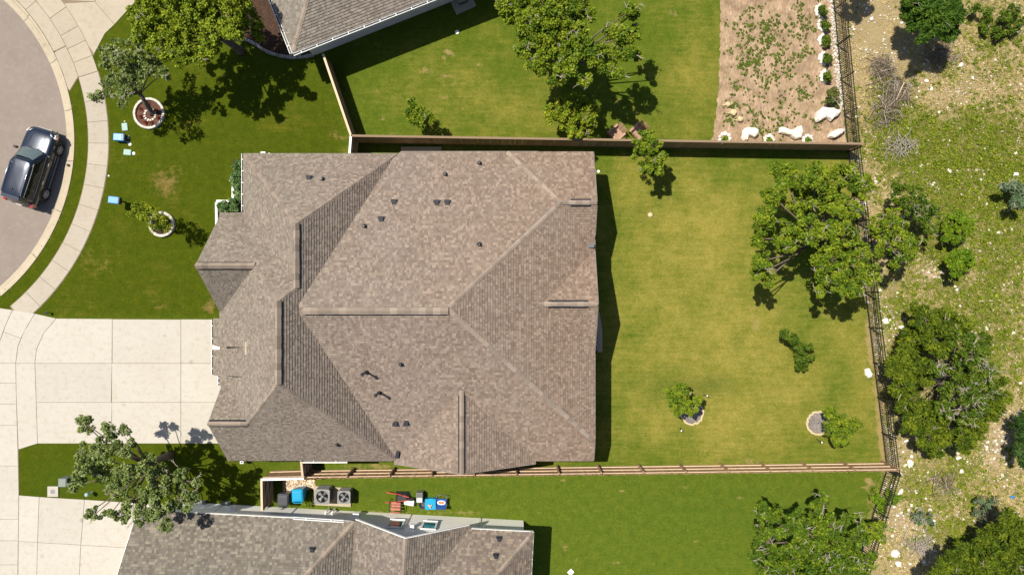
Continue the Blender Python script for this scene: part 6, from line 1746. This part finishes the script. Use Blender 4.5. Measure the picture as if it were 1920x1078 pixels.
for s_ in (-1, 1):
    g = G(); g.tube([(s_ * .30, -.30, .0), (s_ * .34, -.26, .60), (s_ * .34, .22, .60), (s_ * .30, .30, 0)], .022, 6); g.build('arm', M['dark_metal'], t)
g = G(); g.box((0, -.30, .62), (.56, .04, .12)); g.build('backrest', M['pinkred'], t)
t = thing('bucket', 'white bucket lying on its side by the wheelbarrow', 'bucket', T(768, 940, .17), -.12)
g = G(); g.lathe([(.001, -.28), (.15, -.28), (.18, .26), (.19, .28), (.165, .28), (.14, -.24), (.001, -.24)], (0, 0, 0), 18, 'X'); g.build('shell', M['white'], t)
g = G(); g.tube([(.26, .17, 0), (.34, .12, .10), (.36, 0, .14), (.34, -.12, .10), (.26, -.17, 0)], .008, 5); g.build('handle', M['grey_metal'], t)
t = thing('metal_cabinet', 'narrow grey metal box standing between the bucket and the cyan tub', 'cabinet', T(789, 927), 0)
g = G(); g.box((0, 0, .30), (.36, .56, .60)); g.build('case', M['grey_metal'], t)
g = G(); g.box((0, -.13, .612), (.32, .24, .02)); g.build('lid_panel', M['alloy'], t)
g = G(); g.box((0, .14, .610), (.32, .22, .015)); g.build('lid_panel', M['dark_grey'], t)
g = G(); g.lathe([(.05, .0), (.16, .02), (.24, .20), (.25, .22), (.23, .22), (.15, .05), (.001, .04)], (0, 0, 0), 18); o = g.build('bowl', M['bin_dark']); o.location = T(794, 944); tag(o, 'dark round bowl in front of the grey metal box', 'bowl')
t = thing('storage_tub', 'cyan plastic tub with a tan tool lying on its lid', 'tub', T(809, 940), 0)
g = G(); b = [(-.25, -.28), (.25, -.28), (.25, .28), (-.25, .28)]; g.add([(x, y, .02) for x, y in b] + [(x * 1.15, y * 1.1, .5) for x, y in b], [(3, 2, 1, 0), (4, 5, 6, 7), (0, 1, 5, 4), (1, 2, 6, 5), (2, 3, 7, 6), (3, 0, 4, 7)]); g.build('tub', M['cyan'], t)
g = G(); g.box((0, .02, .525), (.62, .60, .05)); g.box((.06, .30, .56), (.28, .12, .05)); g.build('lid', M['cyan'], t)
g = G(); p = T(810, 946, .60); g.tube([(-.12, .06, 0), (-.02, 0, .02), (.02, -.14, .0)], [.05, .06, .04], 7); g.tube([(-.02, 0, .02), (.12, .05, .03)], [.045, .03], 6); o = g.build('hand_tool', M['pale_wood']); o.location = T(809, 942, .585); tag(o, 'tan hand tool lying on the lid of the cyan tub', 'tool')
t = thing('camp_chair', 'folding blue camp chair with a red and white oval emblem on its seat', 'chair', T(829, 936), -.03)
g = G()
cvs = [(-.27, -.22, .40), (.27, -.22, .40), (.29, .18, .46), (-.29, .18, .46), (0, -.02, .38)]
g.add(cvs, [(0, 1, 4), (1, 2, 4), (2, 3, 4), (3, 0, 4)]); g.add([(-.29, -.24, .40), (.29, -.24, .40), (.27, -.34, .78), (-.27, -.34, .78)], [(0, 1, 2, 3)])
sd = g.build('seat', M['blue_cloth'], t); so = sd.modifiers.new('t', 'SOLIDIFY'); so.thickness = .01
def oval(parent, rx, ry, z, m, name, sq=1.0):
    g = G(); pts = [(rx * math.copysign(abs(math.cos(a)) ** sq, math.cos(a)), ry * math.copysign(abs(math.sin(a)) ** 1.0, math.sin(a)) - .04, z) for a in np.linspace(0, 2 * math.pi, 24, endpoint=False)]
    g.poly(pts); return g.build(name, M[m], parent)
oval(t, .24, .125, .466, 'white', 'emblem'); oval(t, .19, .075, .470, 'red_print', 'emblem', 1.7); oval(t, .06, .055, .474, 'orange', 'emblem')
for s_ in (-1, 1):
    g = G(); g.tube([(s_ * .3, .30, 0), (s_ * .31, -.24, .42), (s_ * .28, -.36, .80)], .014, 5); g.tube([(s_ * .3, -.34, 0), (s_ * .31, .22, .46), (s_ * .24, .40, .52)], .014, 5); g.build('leg', M['grey_metal'], t)
g = G(); g.tube([(-.24, .40, .52), (.24, .40, .52)], .014, 5); g.build('crossbar', M['grey_metal'], t)

# ------------------------------------------------------------------ wooden chairs on the north lawn
def wood_chair(label, x, y, rz):
    t = thing('garden_chair', label, 'chair', T(x, y), rz, 'wooden garden chairs')
    for k in range(6): g = G(); g.box((0, .26 - k * .098, .36 - .012 * (5 - k) + .03 * (k < 1)), (.54, .082, .022)); g.build('seat_slat', M['teak'], t)
    for k in range(6):
        x_ = -.245 + k * .098; hgt = .50 + .06 * math.cos((k - 2.5) * .55)
        g = G(); g.bar((x_, .30, .30), (x_ * 1.12, .30 + hgt * .42, .30 + hgt * .9), .02, .084, up=(1, 0, 0)); g.build('back_slat', M['teak'], t)
    for s_ in (-1, 1):
        g = G(); g.box((s_ * .34, .0, .58), (.13, .76, .024)); g.build('armrest', M['teak'], t)
        g = G(); g.box((s_ * .33, -.30, .285), (.03, .09, .57)); g.build('leg', M['teak'], t)
        g = G(); g.bar((s_ * .27, -.32, .33), (s_ * .27, .52, .04), .026, .11); g.build('side_rail', M['teak'], t)
    g = G(); g.box((0, -.32, .28), (.56, .024, .11)); g.build('front_rail', M['teak'], t)
wood_chair('pinkish wooden armchair on the north lawn, fully in view left of the other', 1153, 254, -.85)
wood_chair('pinkish wooden armchair on the north lawn, partly covered by the young tree', 1194, 250, -.80)

# ------------------------------------------------------------------ small things on the lawns
def lid(label, px, py, sx, sy, rz, m='pale_teal', h=.05, group='pale green utility lids in the front lawn'):
    t = thing('utility_lid', label, 'utility cover', T(px, py), rz, group)
    g = G(); g.prism([(-sx / 2, -sy / 2), (sx / 2, -sy / 2), (sx / 2, sy / 2), (-sx / 2, sy / 2)], -.05, h); g.build('frame', M[m], t)
    g = G(); g.prism([(-sx * .42, -sy * .42), (sx * .42, -sy * .42), (sx * .42, sy * .42), (-sx * .42, sy * .42)], h, h + .012); g.build('cover', M[m], t)
lid('pale green rectangular lid in the lawn above the blue utility box', 234.5, 238.5, .33, .44, .1)
lid('pale green rectangular lid in the lawn below the blue utility box', 239.5, 286, .44, .33, -.1)
lid('small pale green lid right beside the blue utility box', 233, 260, .2, .2, 0)
lid('second small pale green lid, right of the first by the blue box', 240.5, 258.5, .18, .2, .2)
def disc(label, px, py, r, m='white', h=.03, cat='sprinkler', group=None, z=0):
    g = G(); g.lathe([(r, -.04), (r, h * .6), (r * .8, h), (r * .45, h * 1.05), (.001, h * .9)], (0, 0, 0), 14); o = g.build('sprinkler_cap' if cat == 'sprinkler' else 'ground_cap', M[m]); o.location = T(px, py, z); return tag(o, label, cat, group)
WL = 'small round white caps in the lawns'
disc('small white round cap between the two pale green rectangular lids, upper', 240, 267, .09, 'pale_teal', group=WL)
disc('small white round cap between the two pale green rectangular lids, lower', 244, 271, .09, 'white', group=WL)
disc('small white round cap at the right end of the lower pale green lid', 251, 288, .09, 'white', group=WL)
disc('tiny yellow cap above the upper pale green rectangular lid', 234, 228, .05, 'yellow_rock', group=WL)
disc('tiny white cap at the sidewalk edge above the blue post box', 204, 330, .05, 'white', group=WL)
disc('white round cap on the lawn near the greyish tree and the green box', 153, 889, .11, 'white', group=WL)
disc('white round cap near the top edge in the north lawn', 857, 61, .12, 'white', group=WL)
disc('small white cap near the north-east corner of the house', 1122, 322, .09, 'white', .06, group=WL)

def blue_box(label, px, py, z, post_base, s=(.60, .40, .34), rz=0):
    top = P(px, py, z)
    t = thing('blue_post_box' if post_base else 'blue_utility_box', label, 'box', (top.x, top.y, 0), rz)
    g = G(); a, b, c = s; g.box((0, 0, z - c / 2), (a, b, c)); o = g.build('case', M['sky_blue'], t); bv = o.modifiers.new('b', 'BEVEL'); bv.width = .03; bv.segments = 2
    g = G(); g.box((a / 2 + .015, 0, z - c / 2), (.03, b * .9, c * .9)); g.build('door', M['dark_metal'], t)
    if post_base: 
        pb = T(*post_base); g = G(); g.tube([(pb.x, pb.y, -.05), (top.x, top.y, z - c)], .045, 8); g.build('post', M['dark_metal'], t, world=True)
    return t
blue_box('bright blue box on a black post in the lawn, near the small stone ring', 212, 375, 1.15, (236, 379.5), rz=-.12)
bu = blue_box('low bright blue utility box with two white knobs near the sidewalk', 221.5, 257, .42, None, (.60, .42, .4), -.06)
for k in (-.09, .09): g = G(); g.lathe([(.05, 0), (.045, .04), (.001, .05)], (.16, k, .42), 10); g.build('knob', M['white'], bu)

t = thing('manhole', 'square white concrete manhole frame with a round grey lid by the south driveway', 'manhole', T(100.5, 920.5))
g = G(); g.box((0, 0, .02), (.62, .60, .12)); g.build('frame', M['white_concrete'], t)
g = G(); g.lathe([(.135, .08), (.13, .095), (.001, .095)], (0, 0, 0), 18); g.build('lid', M['grey_metal'], t)
t = thing('green_cabinet', 'grey-green steel transformer cabinet in the lawn strip near the manhole', 'cabinet', T(130, 899), 0)
g = G(); g.box((0, 0, .30), (.46, .46, .60)); g.add([(-.25, -.25, .60), (.25, -.25, .60), (.25, .25, .60), (-.25, .25, .60), (-.20, -.22, .66), (.20, -.22, .66), (.20, .22, .66), (-.20, .22, .66)], [(4, 5, 6, 7), (0, 1, 5, 4), (1, 2, 6, 5), (2, 3, 7, 6), (3, 0, 4, 7)]); g.build('case', M['sage'], t)
g = G(); g.box((.236, 0, .30), (.02, .40, .5)); g.build('door', M['dark_green'], t)
t = thing('marker_post', 'pale green round-topped marker post at the south driveway edge', 'post', T(173, 922), 0)
g = G(); tp = P(163, 933, .55) - T(173, 922); g.tube([(0, 0, -.05), (0, 0, .45)], .05, 8); g.build('post', M['white'], t)
g = G(); g.lathe([(.12, .40), (.12, .55), (.09, .60), (.001, .62)], (0, 0, 0), 14); g.build('cap', M['pale_teal'], t)
t = thing('garden_light', 'small dark solar light in the lawn corner above the driveway', 'lamp', T(94, 586), 0)
g = G(); g.tube([(0, 0, 0), (0, 0, .3)], .02, 6); g.build('stake', M['dark_metal'], t); g = G(); g.lathe([(.02, .24), (.07, .28), (.09, .34), (.001, .38)], (0, 0, 0), 10); g.build('lamp_head', M['dark_metal'], t)
def stake(label, px, py, dx, dy, h=.45):
    t = thing('stake_light', label, 'lamp', T(px, py), 0, 'stake lights in the back yard')
    g = G(); g.tube([(0, 0, -.02), (dx, dy, h)], .018, 6); g.build('stake', M['dark_metal'], t)
    g = G(); g.lathe([(.03, h - .03), (.06, h + .02), (.05, h + .08), (.001, h + .09)], (dx, dy, 0), 10); g.build('lamp_head', M['dark_metal'], t); g = G(); g.lathe([(.045, h + .092), (.001, h + .10)], (dx, dy, 0), 10); g.build('lens', M['white'], t)
stake('thin stake light right of the pebble-edged bed nearest the house', 1318, 740, .1, .02)
stake('thin stake light below the pebble-edged bed nearest the house', 1275, 800, -.05, -.12)
stake('thin stake light below the pebble-edged bed near the rear corner', 1530, 822, .1, -.1)
t = thing('lawn_vent', 'white vent hood with dark slot at the foot of the north-west wall', 'vent', P(494, 288.5, .3) * 1, 0)
t.location.z = 0
g = G(); g.box((0, 0, .3), (.26, .20, .18)); g.build('hood', M['white'], t); g = G(); g.box((0, 0, .393), (.13, .09, .006)); g.build('slot', M['dark_metal'], t)
g = G(); g.lathe([(.09, -.04), (.09, .05), (.001, .07)], (0, 0, 0), 10); o = g.build('ground_cap', M['white']); o.location = T(505, 290); tag(o, 'small white cap right beside the white vent hood', 'cap')  # plain round cap set in the ground, no drain known here
t = thing('downspout', 'white downspout foot below the south-west eave of the house', 'downspout', P(457, 864, .3), 0); t.location.z = 0
g = G(); g.box((0, 0, .3), (.20, .16, .6)); g.build('pipe', M['white'], t); g = G(); g.box((0, 0, .603), (.12, .08, .006)); g.build('opening', M['dark_metal'], t)
p = T(1070, 1072, .02); g = G(); g.add([(-.20, 0, 0), (-.02, -.2, .05), (.2, .02, .02), (.02, .24, .06)], [(0, 1, 2, 3)]); o = g.build('paper_sheet', M['white']); o.location = p
so = o.modifiers.new('t', 'SOLIDIFY'); so.thickness = .01
tag(o, 'square pale sheet lying on the southern lawn at the bottom edge', 'sheet')
g = G(); g.lathe([(.16, -.03), (.13, .07), (.001, .10)], (0, 0, 0), 9); o = g.build('small_rock', M['yellow_rock']); o.location = T(1219, 403); tag(o, 'single tan rock in a bare patch of the back yard', 'stone')
tree('flower_plant', 'small green weed growing at the wall between the cyan bin and the fan', 'plant', (577, 942), [(575, 945, 5, .3), (578, 942, 5, .3)], OAK, .01, .8, .09, 0, None, limbs=False)
